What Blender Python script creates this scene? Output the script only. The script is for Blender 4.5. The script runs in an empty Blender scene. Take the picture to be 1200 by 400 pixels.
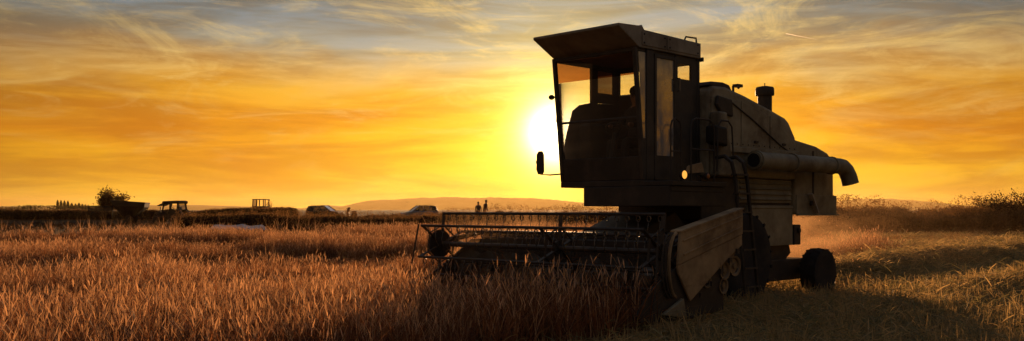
import bpy, math, random
import numpy as np
from mathutils import Vector, Matrix, Euler, noise as mnoise

random.seed(7); RNG = np.random.default_rng(7)
SC = bpy.context.scene
COL = SC.collection
R = math.radians

# ------------------------------------------------------------------ camera
CAM_H = 1.45
cam = bpy.data.cameras.new('camera'); cam.sensor_width = 36.0; cam.lens = 33.9
cam.shift_y = 46.0 / 1200.0; cam.clip_start = 0.1; cam.clip_end = 60000
cam_o = bpy.data.objects.new('camera', cam); COL.objects.link(cam_o)
cam_o.location = (0, 0, CAM_H); cam_o.rotation_euler = (R(90), 0, 0)
SC.camera = cam_o

# ------------------------------------------------------------------ sky, sun, exposure
SUN_AZ = R(2.65)      # to the right of the view axis (+Y)
SUN_EL = R(4.55)
SUN_DIR = Vector((math.sin(SUN_AZ)*math.cos(SUN_EL), math.cos(SUN_AZ)*math.cos(SUN_EL), math.sin(SUN_EL)))

SC.view_settings.view_transform = 'Standard'
SC.view_settings.look = 'None'
SC.view_settings.exposure = 0.0
SC.view_settings.gamma = 1.0
SC.view_settings.use_curve_mapping = False
SC.cycles.use_denoising = True
SC.cycles.max_bounces = 6
SC.cycles.transparent_max_bounces = 16
SC.cycles.volume_bounces = 0
SC.cycles.volume_max_steps = 128
SC.cycles.sample_clamp_indirect = 4.0

def srgb(r, g, b):
    f = lambda c: (c/255/12.92 if c/255 <= .04045 else ((c/255+.055)/1.055)**2.4)
    return (f(r), f(g), f(b), 1)

class NT:
    def __init__(s, tree): s.t = tree
    def n(s, typ, **kw):
        nd = s.t.nodes.new(typ)
        for k, v in kw.items(): setattr(nd, k, v)
        return nd
    def link(s, a, b): s.t.links.new(a, b)
    def put(s, sock, v):
        if isinstance(v, bpy.types.NodeSocket): s.link(v, sock)
        else: sock.default_value = v
    def m(s, op, a, b=None, c=None, clamp=False):
        nd = s.n('ShaderNodeMath', operation=op, use_clamp=clamp)
        s.put(nd.inputs[0], a)
        if b is not None: s.put(nd.inputs[1], b)
        if c is not None: s.put(nd.inputs[2], c)
        return nd.outputs[0]
    def vm(s, op, a, b=None):
        nd = s.n('ShaderNodeVectorMath', operation=op)
        s.put(nd.inputs[0], a)
        if b is not None: s.put(nd.inputs[1], b)
        return nd.outputs['Value'] if op == 'DOT_PRODUCT' else nd.outputs[0]
    def mix(s, fac, a, b, mode='MIX', clamp=False):
        nd = s.n('ShaderNodeMix', data_type='RGBA', blend_type=mode, clamp_factor=True)
        nd.clamp_result = clamp
        s.put(nd.inputs[0], fac); s.put(nd.inputs[6], a); s.put(nd.inputs[7], b)
        return nd.outputs[2]
    def ramp(s, fac, stops, interp='LINEAR'):
        nd = s.n('ShaderNodeValToRGB'); cr = nd.color_ramp; cr.interpolation = interp
        while len(cr.elements) > 1: cr.elements.remove(cr.elements[-1])
        for i, (p, c) in enumerate(stops):
            e = cr.elements[0] if i == 0 else cr.elements.new(p)
            e.position = p; e.color = c
        s.put(nd.inputs[0], fac)
        return nd.outputs[0]
    def noise(s, vec, scale, detail=5, rough=.55, dist=0.0, lac=2.0):
        nd = s.n('ShaderNodeTexNoise'); s.put(nd.inputs['Vector'], vec)
        nd.inputs['Scale'].default_value = scale; nd.inputs['Detail'].default_value = detail
        nd.inputs['Roughness'].default_value = rough; nd.inputs['Distortion'].default_value = dist
        nd.inputs['Lacunarity'].default_value = lac
        return nd.outputs['Fac']
    def rng(s, v, a, b, c, d, smooth=False):
        nd = s.n('ShaderNodeMapRange'); nd.interpolation_type = 'SMOOTHSTEP' if smooth else 'LINEAR'
        s.put(nd.inputs[0], v)
        for i, x in enumerate((a, b, c, d)): nd.inputs[i+1].default_value = x
        return nd.outputs[0]
    def mapping(s, vec, loc=(0,0,0), rot=(0,0,0), scl=(1,1,1)):
        nd = s.n('ShaderNodeMapping'); s.put(nd.inputs[0], vec)
        nd.inputs[1].default_value = loc; nd.inputs[2].default_value = rot; nd.inputs[3].default_value = scl
        return nd.outputs[0]

def build_world():
    w = bpy.data.worlds.new('World'); SC.world = w; w.use_nodes = True
    t = w.node_tree; t.nodes.clear(); N = NT(t)
    out = N.n('ShaderNodeOutputWorld'); bg = N.n('ShaderNodeBackground')
    N.link(bg.outputs[0], out.inputs[0])
    sky = N.n('ShaderNodeTexSky', sky_type='NISHITA'); sky.sun_disc = False
    sky.sun_elevation = SUN_EL; sky.sun_rotation = SUN_AZ
    sky.air_density = 1.2; sky.dust_density = 4.0; sky.ozone_density = 1.0; sky.altitude = 100
    tc = N.n('ShaderNodeTexCoord'); d = N.vm('NORMALIZE', tc.outputs['Generated'])
    sep = N.n('ShaderNodeSeparateXYZ'); N.link(d, sep.inputs[0])
    z = sep.outputs[2]
    c = N.vm('DOT_PRODUCT', d, tuple(SUN_DIR))
    # how warm light thins out away from the sun
    g = N.m('MULTIPLY_ADD', N.m('EXPONENT', N.m('MULTIPLY', N.m('SUBTRACT', 1.0, c), -4.6)), .86, .23)
    # thin high cloud lit from below: colour by height above the horizon
    warp = N.noise(N.mapping(d, scl=(3, 3, 9)), 1.0, 4, .55, .4)
    zz = N.m('ADD', z, N.m('MULTIPLY', N.m('SUBTRACT', warp, .5), .10))
    lay = N.ramp(N.m('MULTIPLY', zz, 1.0, clamp=True), [
        (0.0,   srgb(226, 164, 56)), (0.02, srgb(238, 178, 34)), (0.05, srgb(244, 172, 16)),
        (0.085, srgb(236, 148, 14)), (0.115, srgb(228, 158, 40)), (0.145, srgb(200, 158, 96)),
        (0.17, srgb(150, 146, 130)), (0.2, srgb(118, 132, 138)), (0.25, srgb(110, 126, 138)), (0.36, srgb(112, 120, 132)),
        (0.65, srgb(94, 104, 122)), (1.0, srgb(82, 94, 116))])
    g2 = N.n('ShaderNodeMix', data_type='FLOAT'); N.link(N.rng(z, .2, .6, 0, 1, True), g2.inputs[0]); N.link(g, g2.inputs[2]); g2.inputs[3].default_value = .8
    lay = N.mix(1.0, lay, g2.outputs[0], 'MULTIPLY')
    lay = N.mix(1.0, lay, N.mix(N.rng(g, .35, .95, 0, 1), (.98, .90, .84, 1), (1, 1.02, 1, 1)), 'MULTIPLY')
    # streaks and wisps
    band = N.noise(N.mapping(d, rot=(0, R(4), 0), scl=(4.2, 4.2, 34)), 1.0, 6, .58, .5)
    band = N.rng(band, .38, .68, 0, 1, True)
    wis = N.noise(N.mapping(d, loc=(.6, 0, .1), rot=(0, R(-24), R(8)), scl=(5, 5, 19)), 1.0, 12, .68, 1.3)
    wis = N.rng(wis, .49, .70, 0, 1, True)
    wmask = N.m('MULTIPLY', N.rng(z, .06, .17, .25, 1.0), N.rng(g, .5, .85, .3, 1.0))
    wis = N.m('MULTIPLY', wis, wmask)
    lay = N.mix(1.0, lay, N.ramp(band, [(0, (.78, .67, .58, 1)), (.5, (1, 1, 1, 1)), (1, (1.16, 1.26, 1.45, 1))]), 'MULTIPLY')
    wcol = N.mix(1.0, srgb(250, 212, 128), N.m('MULTIPLY_ADD', g, .95, .06), 'MULTIPLY')
    wi2 = N.noise(N.mapping(d, loc=(1.7, .3, .4), rot=(0, R(17), R(-5)), scl=(9, 9, 46)), 1.0, 12, .68, 1.1)
    wi2 = N.m('MULTIPLY', N.rng(wi2, .50, .72, 0, 1, True), N.rng(z, .03, .12, .2, 1.0))
    lay = N.mix(N.m('MULTIPLY', wis, .5), lay, wcol)
    lay = N.mix(N.m('MULTIPLY', wi2, .34), lay, wcol)
    # the glow round the sun
    cp = N.m('MAXIMUM', c, 0.0)
    def glow(p, col, k):
        return N.mix(1.0, (col[0]*k, col[1]*k, col[2]*k, 1), N.m('POWER', cp, p), 'MULTIPLY')
    tot = N.mix(1.0, lay, glow(45, (1, .62, .05), .20), 'ADD')
    tot = N.mix(1.0, tot, glow(260, (1, .74, .10), .75), 'ADD')
    tot = N.mix(1.0, tot, glow(1400, (1, .84, .40), 1.9), 'ADD')
    tot = N.mix(1.0, tot, glow(4200, (1, .92, .66), 4.5), 'ADD')
    # clear air behind the cloud
    tot = N.mix(1.0, tot, N.mix(1.0, sky.outputs[0], (.0022, .0019, .0014, 1), 'MULTIPLY'), 'ADD')
    N.link(tot, bg.inputs[0]); bg.inputs[1].default_value = 1.0
    return w
build_world()

sun = bpy.data.lights.new('sun', 'SUN'); sun.energy = 5.0; sun.angle = R(.6); sun.color = (1.0, .56, .26)
sun_o = bpy.data.objects.new('sun', sun); COL.objects.link(sun_o)
sun_o.rotation_euler = SUN_DIR.to_track_quat('Z', 'Y').to_euler()
sun_o.location = (0, 0, 60)

# ------------------------------------------------------------------ materials
MATS = {}
def mat(name, col, rough=.6, metal=0., var=.25, vscale=3., dirt=None, dscale=1.2, bump=0., transl=0., obj_var=0., spec=.5):
    if name in MATS: return MATS[name]
    m = bpy.data.materials.new(name); m.use_nodes = True; t = m.node_tree; t.nodes.clear(); N = NT(t)
    out = N.n('ShaderNodeOutputMaterial'); b = N.n('ShaderNodeBsdfPrincipled')
    co = N.n('ShaderNodeTexCoord').outputs['Object']
    base = (*col, 1)
    nz = N.noise(co, vscale, 6, .6)
    f = N.rng(nz, .3, .7, 1-var, 1+var)
    c = N.mix(1.0, base, f, 'MULTIPLY')
    if dirt:
        dn = N.noise(co, dscale, 8, .7, .3)
        c = N.mix(N.rng(dn, .45, .7, 0, .85, True), c, (*dirt, 1))
    if obj_var:
        oi = N.n('ShaderNodeObjectInfo').outputs['Random']
        c = N.mix(1.0, c, N.rng(oi, 0, 1, 1-obj_var, 1+obj_var), 'MULTIPLY')
    N.link(c, b.inputs['Base Color'])
    b.inputs['Metallic'].default_value = metal; b.inputs['Specular IOR Level'].default_value = spec
    N.put(b.inputs['Roughness'], N.m('ADD', N.m('MULTIPLY', N.m('SUBTRACT', nz, .5), .3), rough, clamp=True))
    if bump:
        bm = N.n('ShaderNodeBump'); bm.inputs['Strength'].default_value = bump; bm.inputs['Distance'].default_value = .02
        N.link(N.noise(co, vscale*6, 5, .6), bm.inputs['Height']); N.link(bm.outputs[0], b.inputs['Normal'])
    sh = b.outputs[0]
    if transl:
        tr = N.n('ShaderNodeBsdfTranslucent'); N.link(N.mix(1.0, c, (1.25, 1.05, .8, 1), 'MULTIPLY'), tr.inputs[0])
        mx = N.n('ShaderNodeMixShader'); mx.inputs[0].default_value = transl
        N.link(sh, mx.inputs[1]); N.link(tr.outputs[0], mx.inputs[2]); sh = mx.outputs[0]
    N.link(sh, out.inputs[0]); MATS[name] = m
    return m

def glass_mat(name, tint=(.9, .88, .82), dust=.12, dcol=(.35, .3, .24), rough=.03, thru=.55):
    m = bpy.data.materials.new(name); m.use_nodes = True; t = m.node_tree; t.nodes.clear(); N = NT(t)
    out = N.n('ShaderNodeOutputMaterial')
    tr = N.n('ShaderNodeBsdfTransparent'); tr.inputs[0].default_value = (*tint, 1)
    gl = N.n('ShaderNodeBsdfGlossy'); gl.inputs['Roughness'].default_value = rough; gl.inputs[0].default_value = (1, 1, 1, 1)
    lw = N.n('ShaderNodeFresnel'); lw.inputs[0].default_value = 1.5
    m1 = N.n('ShaderNodeMixShader'); N.link(lw.outputs[0], m1.inputs[0]); N.link(tr.outputs[0], m1.inputs[1]); N.link(gl.outputs[0], m1.inputs[2])
    df = N.n('ShaderNodeBsdfDiffuse'); df.inputs[0].default_value = (*dcol, 1)
    co = N.n('ShaderNodeTexCoord').outputs['Object']
    dn = N.rng(N.noise(co, 2.2, 6, .65), .3, .7, dust*.5, dust*1.5)
    tl = N.n('ShaderNodeBsdfTranslucent'); tl.inputs[0].default_value = (*dcol, 1); m3 = N.n('ShaderNodeMixShader'); m3.inputs[0].default_value = thru
    N.link(df.outputs[0], m3.inputs[1]); N.link(tl.outputs[0], m3.inputs[2])
    m2 = N.n('ShaderNodeMixShader'); N.link(dn, m2.inputs[0]); N.link(m1.outputs[0], m2.inputs[1]); N.link(m3.outputs[0], m2.inputs[2])
    N.link(m2.outputs[0], out.inputs[0]); MATS[name] = m
    return m

def emit_mat(name, col, k):
    m = bpy.data.materials.new(name); m.use_nodes = True; t = m.node_tree; t.nodes.clear(); N = NT(t)
    out = N.n('ShaderNodeOutputMaterial'); e = N.n('ShaderNodeEmission')
    e.inputs[0].default_value = (*col, 1); e.inputs[1].default_value = k
    N.link(e.outputs[0], out.inputs[0]); MATS[name] = m
    return m

M_BODY  = mat('dusty_body_paint', (.305, .265, .17), .6, 0, .36, 2.6, (.12, .088, .052), 1.5, .25, obj_var=.16)
M_ROOF  = mat('dusty_roof_paint', (.36, .31, .225), .62, 0, .3, 2.4, (.17, .125, .078), 1.4, .2)
M_SHIELD= mat('dusty_shield_paint', (.42, .29, .15), .62, 0, .36, 2.8, (.15, .088, .042), 1.9, .25)
M_DARK  = mat('dark_painted_steel', (.045, .036, .027), .6, .0, .3, 4.0, (.10, .075, .05), 2.5, .15)
M_FRAME = mat('cab_frame_paint', (.06, .052, .042), .55, 0, .3, 4.0, (.12, .09, .06), 2.0)
M_STEEL = mat('worn_steel', (.22, .19, .15), .45, .6, .3, 6.0, (.12, .075, .04), 5.0)
M_RUBBER= mat('tyre_rubber', (.022, .02, .018), .85, 0, .3, 8.0, (.06, .045, .03), 3.0, .3)
M_RIM   = mat('wheel_rim_paint', (.28, .2, .11), .55, .2, .25, 4.0, (.12, .08, .05), 3.0)
M_GLASS = glass_mat('cab_glass', (.98, .95, .88), .055, (.50, .31, .17))
M_SIDEGLASS = glass_mat('grey_sheen_side_glass', (.4, .38, .35), .8, (.40, .385, .36), .1, .12)  # grey dust coat that also stands in for the pane's pale reflection
M_TINT  = glass_mat('brown_tinted_glass', (.34, .15, .06), .05)
M_BLACK = mat('black_vinyl', (.02, .018, .016), .6, 0, .2, 5)

# ------------------------------------------------------------------ geometry helpers
class G:
    def __init__(s): s.v = []; s.f = []
    def add(s, vs, fs):
        o = len(s.v); s.v += [tuple(p) for p in vs]; s.f += [tuple(i+o for i in f) for f in fs]; return s
    def box(s, x0, x1, y0, y1, z0, z1):
        return s.add([(x, y, z) for x in (x0, x1) for y in (y0, y1) for z in (z0, z1)],
                     [(0,1,3,2), (4,6,7,5), (0,4,5,1), (2,3,7,6), (0,2,6,4), (1,5,7,3)])
    def beam(s, a, b, w, h, up=(0,0,1)):
        a = Vector(a); b = Vector(b); d = (b-a).normalized(); up = Vector(up)
        if abs(d.dot(up)) > .98: up = Vector((1, 0, 0))
        sx = d.cross(up).normalized()*w/2; sz = sx.cross(d).normalized()*h/2
        vs = [p + i*sx + j*sz for p in (a, b) for i, j in ((-1,-1), (1,-1), (1,1), (-1,1))]
        return s.add(vs, [(3,2,1,0), (4,5,6,7), (0,1,5,4), (1,2,6,5), (2,3,7,6), (3,0,4,7)])
    def prism(s, poly, axis, a, b):          # poly in the two other axes
        n = len(poly)
        def P(p, k):
            return (k, p[0], p[1]) if axis == 'x' else (p[0], k, p[1]) if axis == 'y' else (p[0], p[1], k)
        vs = [P(p, a) for p in poly] + [P(p, b) for p in poly]
        fs = [tuple(range(n))[::-1], tuple(range(n, 2*n))] + [(i, (i+1) % n, n+(i+1) % n, n+i) for i in range(n)]
        return s.add(vs, fs)
    def tube(s, pts, r, n=8, r2=None, closed=False):
        pts = [Vector(p) for p in pts]; m = len(pts); rings = []
        prev = None
        for i, p in enumerate(pts):
            if closed: t = (pts[(i+1) % m]-pts[i-1]).normalized()
            else: t = (pts[min(i+1, m-1)]-pts[max(i-1, 0)]).normalized()
            if prev is None:
                u = t.orthogonal().normalized()
            else:
                u = (prev - t*prev.dot(t)).normalized()
            prev = u; w = t.cross(u)
            rr = r if r2 is None else r+(r2-r)*i/(m-1)
            rings.append([p + rr*(math.cos(k*2*math.pi/n)*u + math.sin(k*2*math.pi/n)*w) for k in range(n)])
        vs = [q for rg in rings for q in rg]; fs = []
        for i in range(m if closed else m-1):
            j = (i+1) % m
            for k in range(n): fs.append((i*n+k, i*n+(k+1) % n, j*n+(k+1) % n, j*n+k))
        if not closed: fs += [tuple(range(n))[::-1], tuple(range((m-1)*n, m*n))]
        return s.add(vs, fs)
    def lathe(s, prof, c, axis='y', n=24):   # prof: (radius, height along axis)
        vs = []; fs = []; m = len(prof)
        for r, h in prof:
            for k in range(n):
                a = k*2*math.pi/n; p, q = r*math.cos(a), r*math.sin(a)
                e = (h, p, q) if axis == 'x' else (p, h, q) if axis == 'y' else (p, q, h)
                vs.append((c[0]+e[0], c[1]+e[1], c[2]+e[2]))
        for i in range(m-1):
            for k in range(n): fs.append((i*n+k, i*n+(k+1) % n, (i+1)*n+(k+1) % n, (i+1)*n+k))
        if prof[0][0] > 1e-6: fs.append(tuple(range(n))[::-1])
        if prof[-1][0] > 1e-6: fs.append(tuple(range((m-1)*n, m*n)))
        return s.add(vs, fs)
    def ball(s, c, rx, ry=None, rz=None, nu=12, nv=8):
        ry = ry or rx; rz = rz or rx; vs = []; fs = []
        for i in range(nv+1):
            th = math.pi*i/nv
            for k in range(nu):
                ph = 2*math.pi*k/nu
                vs.append((c[0]+rx*math.sin(th)*math.cos(ph), c[1]+ry*math.sin(th)*math.sin(ph), c[2]+rz*math.cos(th)))
        for i in range(nv):
            for k in range(nu): fs.append((i*nu+k, (i+1)*nu+k, (i+1)*nu+(k+1) % nu, i*nu+(k+1) % nu))
        return s.add(vs, fs)
    def mesh(s, name, m, smooth=False):
        me = bpy.data.meshes.new(name); me.from_pydata(s.v, [], s.f); me.update()
        import bmesh
        bm = bmesh.new(); bm.from_mesh(me); bmesh.ops.remove_doubles(bm, verts=bm.verts, dist=1e-5)
        bmesh.ops.recalc_face_normals(bm, faces=bm.faces); bm.to_mesh(me); bm.free()
        if smooth:
            me.polygons.foreach_set('use_smooth', [True]*len(me.polygons))
        if m: me.materials.append(m)
        return me

def link(name, me, parent=None, loc=None, rot=None):
    o = bpy.data.objects.new(name, me); COL.objects.link(o)
    if parent: o.parent = parent
    if loc is not None: o.location = loc
    if rot is not None: o.rotation_euler = rot
    return o
def obj(name, g, m, parent=None, smooth=False, bevel=0, loc=None, rot=None, angle=40):
    o = link(name, g.mesh(name, m, smooth), parent, loc, rot)
    if bevel:
        b = o.modifiers.new('bevel', 'BEVEL'); b.width = bevel; b.segments = 2; b.limit_method = 'ANGLE'; b.angle_limit = R(35)
    if smooth: smooth_by_angle(o.data, angle)
    return o
def smooth_by_angle(me, deg):
    import bmesh
    bm = bmesh.new(); bm.from_mesh(me)
    for e in bm.edges:
        e.smooth = not (len(e.link_faces) == 2 and e.calc_face_angle(0) > R(deg))
    bm.to_mesh(me); bm.free()
def tag(o, label=None, cat=None, group=None, kind=None):
    if label: o['label'] = label
    if cat: o['category'] = cat
    if group: o['group'] = group
    if kind: o['kind'] = kind
    return o
def empty(name, loc, rz=0):
    o = bpy.data.objects.new(name, None); COL.objects.link(o); o.location = loc; o.rotation_euler = (0, 0, rz)
    o.empty_display_size = .3
    return o

# ------------------------------------------------------------------ ground
HEAD = R(225)                                     # the combine's heading
F2 = np.array([math.cos(HEAD), math.sin(HEAD)]); L2 = np.array([-F2[1], F2[0]]); O2 = np.array([1.192, 13.884])
def uv(x, y):
    dx, dy = x-O2[0], y-O2[1]
    return dx*F2[0]+dy*F2[1], dx*L2[0]+dy*L2[1]
def sstep(x, a, b):
    t = np.clip((x-a)/(b-a), 0, 1); return t*t*(3-2*t)
_perm = RNG.permutation(512)
def vnoise(x, y, s, seed=0):
    x = np.asarray(x, float)/s+seed*17.3; y = np.asarray(y, float)/s+seed*9.1
    xi = np.floor(x).astype(int); yi = np.floor(y).astype(int); fx = x-xi; fy = y-yi
    fx = fx*fx*(3-2*fx); fy = fy*fy*(3-2*fy)
    h = lambda i, j: _perm[(_perm[i % 512]+j) % 512]/511.
    return (h(xi, yi)*(1-fx)+h(xi+1, yi)*fx)*(1-fy)+(h(xi, yi+1)*(1-fx)+h(xi+1, yi+1)*fx)*fy
def bank(x, y):
    y0 = 68+20*sstep(-x, 4, 8)+8*sstep(-x, 12, 26)
    return .45*sstep(y, y0, y0+8)*(1-sstep(x, 9, 15))
def windrow(x, y):
    u, v = uv(x, y); h = 0
    wob = (vnoise(u, v*0, 3.0, 3)-.5)*.9
    lump = .55+.75*vnoise(x, y, .8, 5)
    on = sstep(-u, -1.2, .5)
    h = h+(.08+.20*sstep(-u, 5, 8))*np.exp(-((v-3.5-wob)/.7)**2)*lump*on
    on2 = sstep(-u, 6.5, 8.5)
    for vc, a in ((-.4, .36), (-4.2, .14), (-8.4, .14), (-12.6, .14)):
        h = h+a*np.exp(-((v-vc-wob)/.7)**2)*lump*on2
    on3 = sstep(-u, -2, 3)
    for vc in (7.6, 12.0): h = h+.20*np.exp(-((v-vc-wob)/.7)**2)*lump*on3
    return h*(1-sstep(y, 42, 50))
def gz(x, y):
    x = np.asarray(x, float); y = np.asarray(y, float)
    n = .05*(vnoise(x, y, 2.3)-.5)+.10*(vnoise(x, y, 9, 1)-.5)*sstep(y, 18, 30)
    return bank(x, y)+windrow(x, y)+n*(1-sstep(y, 120, 200))-.03

def ground_mat():
    m = bpy.data.materials.new('field_soil'); m.use_nodes = True; t = m.node_tree; t.nodes.clear(); N = NT(t)
    out = N.n('ShaderNodeOutputMaterial'); b = N.n('ShaderNodeBsdfPrincipled'); b.inputs['Roughness'].default_value = .95
    b.inputs['Specular IOR Level'].default_value = .1
    co = N.n('ShaderNodeTexCoord').outputs['Object']
    n1 = N.noise(co, .35, 6, .65); n2 = N.noise(co, 14, 6, .7)
    c = N.ramp(n1, [(.3, (.055, .038, .022, 1)), (.55, (.095, .066, .036, 1)), (.75, (.14, .10, .055, 1))])
    c = N.mix(1.0, c, N.rng(n2, .3, .7, .5, 1.5), 'MULTIPLY'); N.link(c, b.inputs['Base Color'])
    bm = N.n('ShaderNodeBump'); bm.inputs['Strength'].default_value = .6; bm.inputs['Distance'].default_value = .06
    N.link(n2, bm.inputs['Height']); N.link(bm.outputs[0], b.inputs['Normal'])
    N.link(b.outputs[0], out.inputs[0]); return m
M_SOIL = ground_mat()
def grid_mesh(name, xs, ys, zf, m):
    X, Y = np.meshgrid(xs, ys); Z = zf(X, Y)
    nx, ny = len(xs), len(ys)
    V = np.stack([X.ravel(), Y.ravel(), Z.ravel()], 1)
    i = np.arange(ny-1)[:, None]*nx+np.arange(nx-1)[None]
    Fq = np.stack([i, i+1, i+nx+1, i+nx], -1).reshape(-1, 4)
    me = bpy.data.meshes.new(name); me.vertices.add(len(V)); me.vertices.foreach_set('co', V.ravel().astype(np.float32))
    me.loops.add(Fq.size); me.loops.foreach_set('vertex_index', Fq.ravel().astype(np.int32))
    me.polygons.add(len(Fq)); me.polygons.foreach_set('loop_start', np.arange(0, Fq.size, 4, dtype=np.int32))
    me.polygons.foreach_set('use_smooth', np.ones(len(Fq), bool))
    me.update(calc_edges=True); me.validate()
    if m: me.materials.append(m)
    return me
gx = np.concatenate([[-11000, -5200, -2500, -1200, -600, -300, -180], np.arange(-120, -30, 4), np.arange(-30, -8, .8), np.arange(-8, 26, .2), np.arange(26, 60, 1.2), np.arange(60, 121, 5), [180, 300, 600, 1200, 2500, 5200, 11000]])
gy = np.concatenate([[-600, -300, -100, -40, -15, -5], np.arange(0, 34, .2), np.arange(34, 56, .6), np.arange(56, 120, 1.5), np.arange(120, 200, 8), [230, 300, 420, 600, 1000, 1800, 3000, 5600, 11000]])
tag(link('ground', grid_mesh('ground', gx, gy, gz, M_SOIL)), kind='structure')

# ------------------------------------------------------------------ hills
M_HILL = mat('hill_scrub', (.075, .065, .035), .95, 0, .4, .01, spec=.1)
def hills():
    K = 2.6                          # the ridges stand seven to nine kilometres off
    ridges = [(2700*K, [(-1500, 8), (-900, 14), (-700, 9), (-580, 4), (-520, 14), (-470, 10), (-430, 20), (-390, 27), (-320, 30), (-260, 34),
                      (-190, 36), (-120, 34), (-60, 35), (60, 33), (120, 28), (220, 18), (330, 9), (600, 6), (1700, 8)], 900),
              (3300*K, [(-2600, 20), (-1900, 10), (-1700, 14), (-1400, 9), (-1100, 4), (-600, 3), (800, 6), (1050, 22), (1180, 35), (1290, 38),
                      (1400, 30), (1520, 16), (1650, 6), (2200, 14), (2800, 10)], 900)]
    ridges = [(y, [(p*K, q*K) for p, q in pr], d) for y, pr, d in ridges]
    for yc, prof, dep in ridges:
        xs = np.arange(prof[0][0], prof[-1][0]+1, 28.); ys = yc+np.linspace(-dep/2, dep/2, 25)
        def zf(X, Y):
            h = np.interp(X, [p for p, _ in prof], [q for _, q in prof])
            h = h*(.93+.14*vnoise(X, Y, 60, 2))+2.4*(vnoise(X, Y, 24, 4)-.5)
            return h*np.cos(np.clip((Y-yc)/dep*math.pi, -1.57, 1.57))**.8-.5
        tag(link('hills', grid_mesh('hills', xs, ys, zf, M_HILL)), kind='structure')
hills()

# ------------------------------------------------------------------ combine harvester (local x forward, y to its left, z up)
def build_combine():
    C = empty('combine_harvester', (O2[0], O2[1], 0), HEAD)
    tag(C, 'large dusty combine harvester with cab and reel cutting the field', 'combine harvester')
    fz = lambda z: -.155+.195*(z-1.87)/1.83            # leaning front of the cab
    # --- cab
    g = G()
    for v in (-.75, .75):
        g.beam((fz(1.87), v, 1.87), (fz(3.7), v, 3.7), .06, .055, (1, 0, 0))
    g.box(-1.50, -1.44, -.78, -.72, 1.87, 3.70); g.box(-1.50, -1.44, .72, .78, 1.87, 3.70)
    g.box(-.37, -.20, .73, .78, 1.87, 3.695)                                      # door pillar
    g.box(-.955, -.80, -.78, -.735, 3.09, 3.70)                                   # right rear pillar
    g.box(-.95, -.885, .735, .775, 1.87, 3.695)
    g.beam((fz(2.74)+.0, -.73, 2.74), (fz(2.74)+.0, .73, 2.74), .03, .035)        # bar across the windscreen
    g.box(-1.46, .0, -.76, -.72, 3.64, 3.70); g.box(-1.46, .0, .72, .76, 3.655, 3.70)
    g.beam((fz(3.66), -.75, 3.67), (fz(3.66), .75, 3.67), .05, .05)
    obj('cab_frame', g, M_FRAME, C, bevel=.008)
    g = G()
    g.prism([(fz(1.87), 1.87), (fz(2.2), 2.2), (-.16, 2.25), (-.26, 2.62), (-.39, 2.96), (-.55, 3.06), (-.80, 3.11), (-1.45, 3.12), (-1.45, 1.87)], 'y', -.775, -.735)
    g.box(-1.44, -.955, -.77, -.74, 3.12, 3.28); g.box(-1.44, -.955, -.77, -.74, 3.62, 3.66); g.box(-1.44, -1.34, -.77, -.74, 3.28, 3.62)
    obj('cab_side_wall', g, M_FRAME, C)
    g = G()
    g.prism([(fz(2.45)-.03, 2.45), (-.2, 2.45), (-.2, 1.87), (fz(1.87)-.03, 1.87)], 'y', .735, .77)
    g.box(-1.44, -.95, .735, .77, 1.87, 3.36); g.box(-1.44, -1.29, .735, .77, 3.36, 3.66); g.box(-1.29, -.95, .735, .77, 3.58, 3.66)
    obj('cab_side_wall', g, M_FRAME, C)
    g = G()                                                                       # rear wall round its window
    g.box(-1.49, -1.455, -.72, .72, 1.87, 3.26); g.box(-1.49, -1.455, -.72, .72, 3.62, 3.70)
    g.box(-1.49, -1.455, .62, .72, 3.26, 3.62)
    obj('cab_rear_wall', g, M_FRAME, C)
    g = G(); g.prism([(fz(1.87)+.02, 1.87), (fz(2.2)+.02, 2.2), (fz(2.2)-.02, 2.2), (fz(1.87)-.02, 1.87)], 'y', -.72, .72)
    obj('cab_front_panel', g, M_DARK, C, bevel=.008)
    g = G(); g.box(-1.5, -.13, -.78, .78, 1.78, 1.868); obj('cab_floor', g, M_DARK, C, bevel=.01)
    # glass
    def pane(name, poly3, m):
        gg = G(); gg.add(poly3, [tuple(range(len(poly3)))]); return obj(name, gg, m, C)
    P = lambda z, v: (fz(z), v, z)
    pane('windscreen', [P(2.205, -.715), P(2.205, .715), P(3.33, .715), P(3.33, -.715)], M_GLASS)
    pane('sun_strip', [P(3.332, -.715), P(3.332, .715), P(3.64, .715), P(3.64, -.715)], M_TINT)
    pane('side_pane', [(-.16, -.755, 2.27), (-.26, -.755, 2.64), (-.39, -.755, 2.98), (-.55, -.755, 3.08), (-.80, -.755, 3.13), (-.80, -.755, 3.64), (.0, -.755, 3.64)], M_GLASS)
    pane('quarter_pane', [(-.955, -.755, 3.28), (-1.34, -.755, 3.28), (-1.34, -.755, 3.62), (-.955, -.755, 3.62)], M_GLASS)
    pane('quarter_pane', [(-.95, .755, 3.36), (-1.29, .755, 3.36), (-1.29, .755, 3.58), (-.95, .755, 3.58)], M_GLASS)
    pane('corner_pane', [(-.03, .76, 3.65), (-.2, .76, 3.65), (-.2, .76, 2.45), (fz(2.45)-.03, .76, 2.45)], M_SIDEGLASS)
    pane('rear_pane', [(-1.47, -.72, 3.26), (-1.47, .62, 3.26), (-1.47, .62, 3.62), (-1.47, -.72, 3.62)], M_GLASS)
    # door
    g = G()
    g.box(-.415, -.375, .755, .79, 1.88, 3.65); g.box(-.88, -.84, .755, .79, 1.88, 3.65)
    g.box(-.84, -.415, .755, .79, 3.60, 3.65); g.box(-.84, -.415, .755, .79, 1.88, 2.22)
    door = obj('door', g, M_FRAME, C, bevel=.006)
    gg = G(); gg.add([(-.84, .775, 2.22), (-.415, .775, 2.22), (-.415, .775, 3.60), (-.84, .775, 3.60)], [(0, 1, 2, 3)])
    obj('door_glass', gg, M_SIDEGLASS, door)
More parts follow.
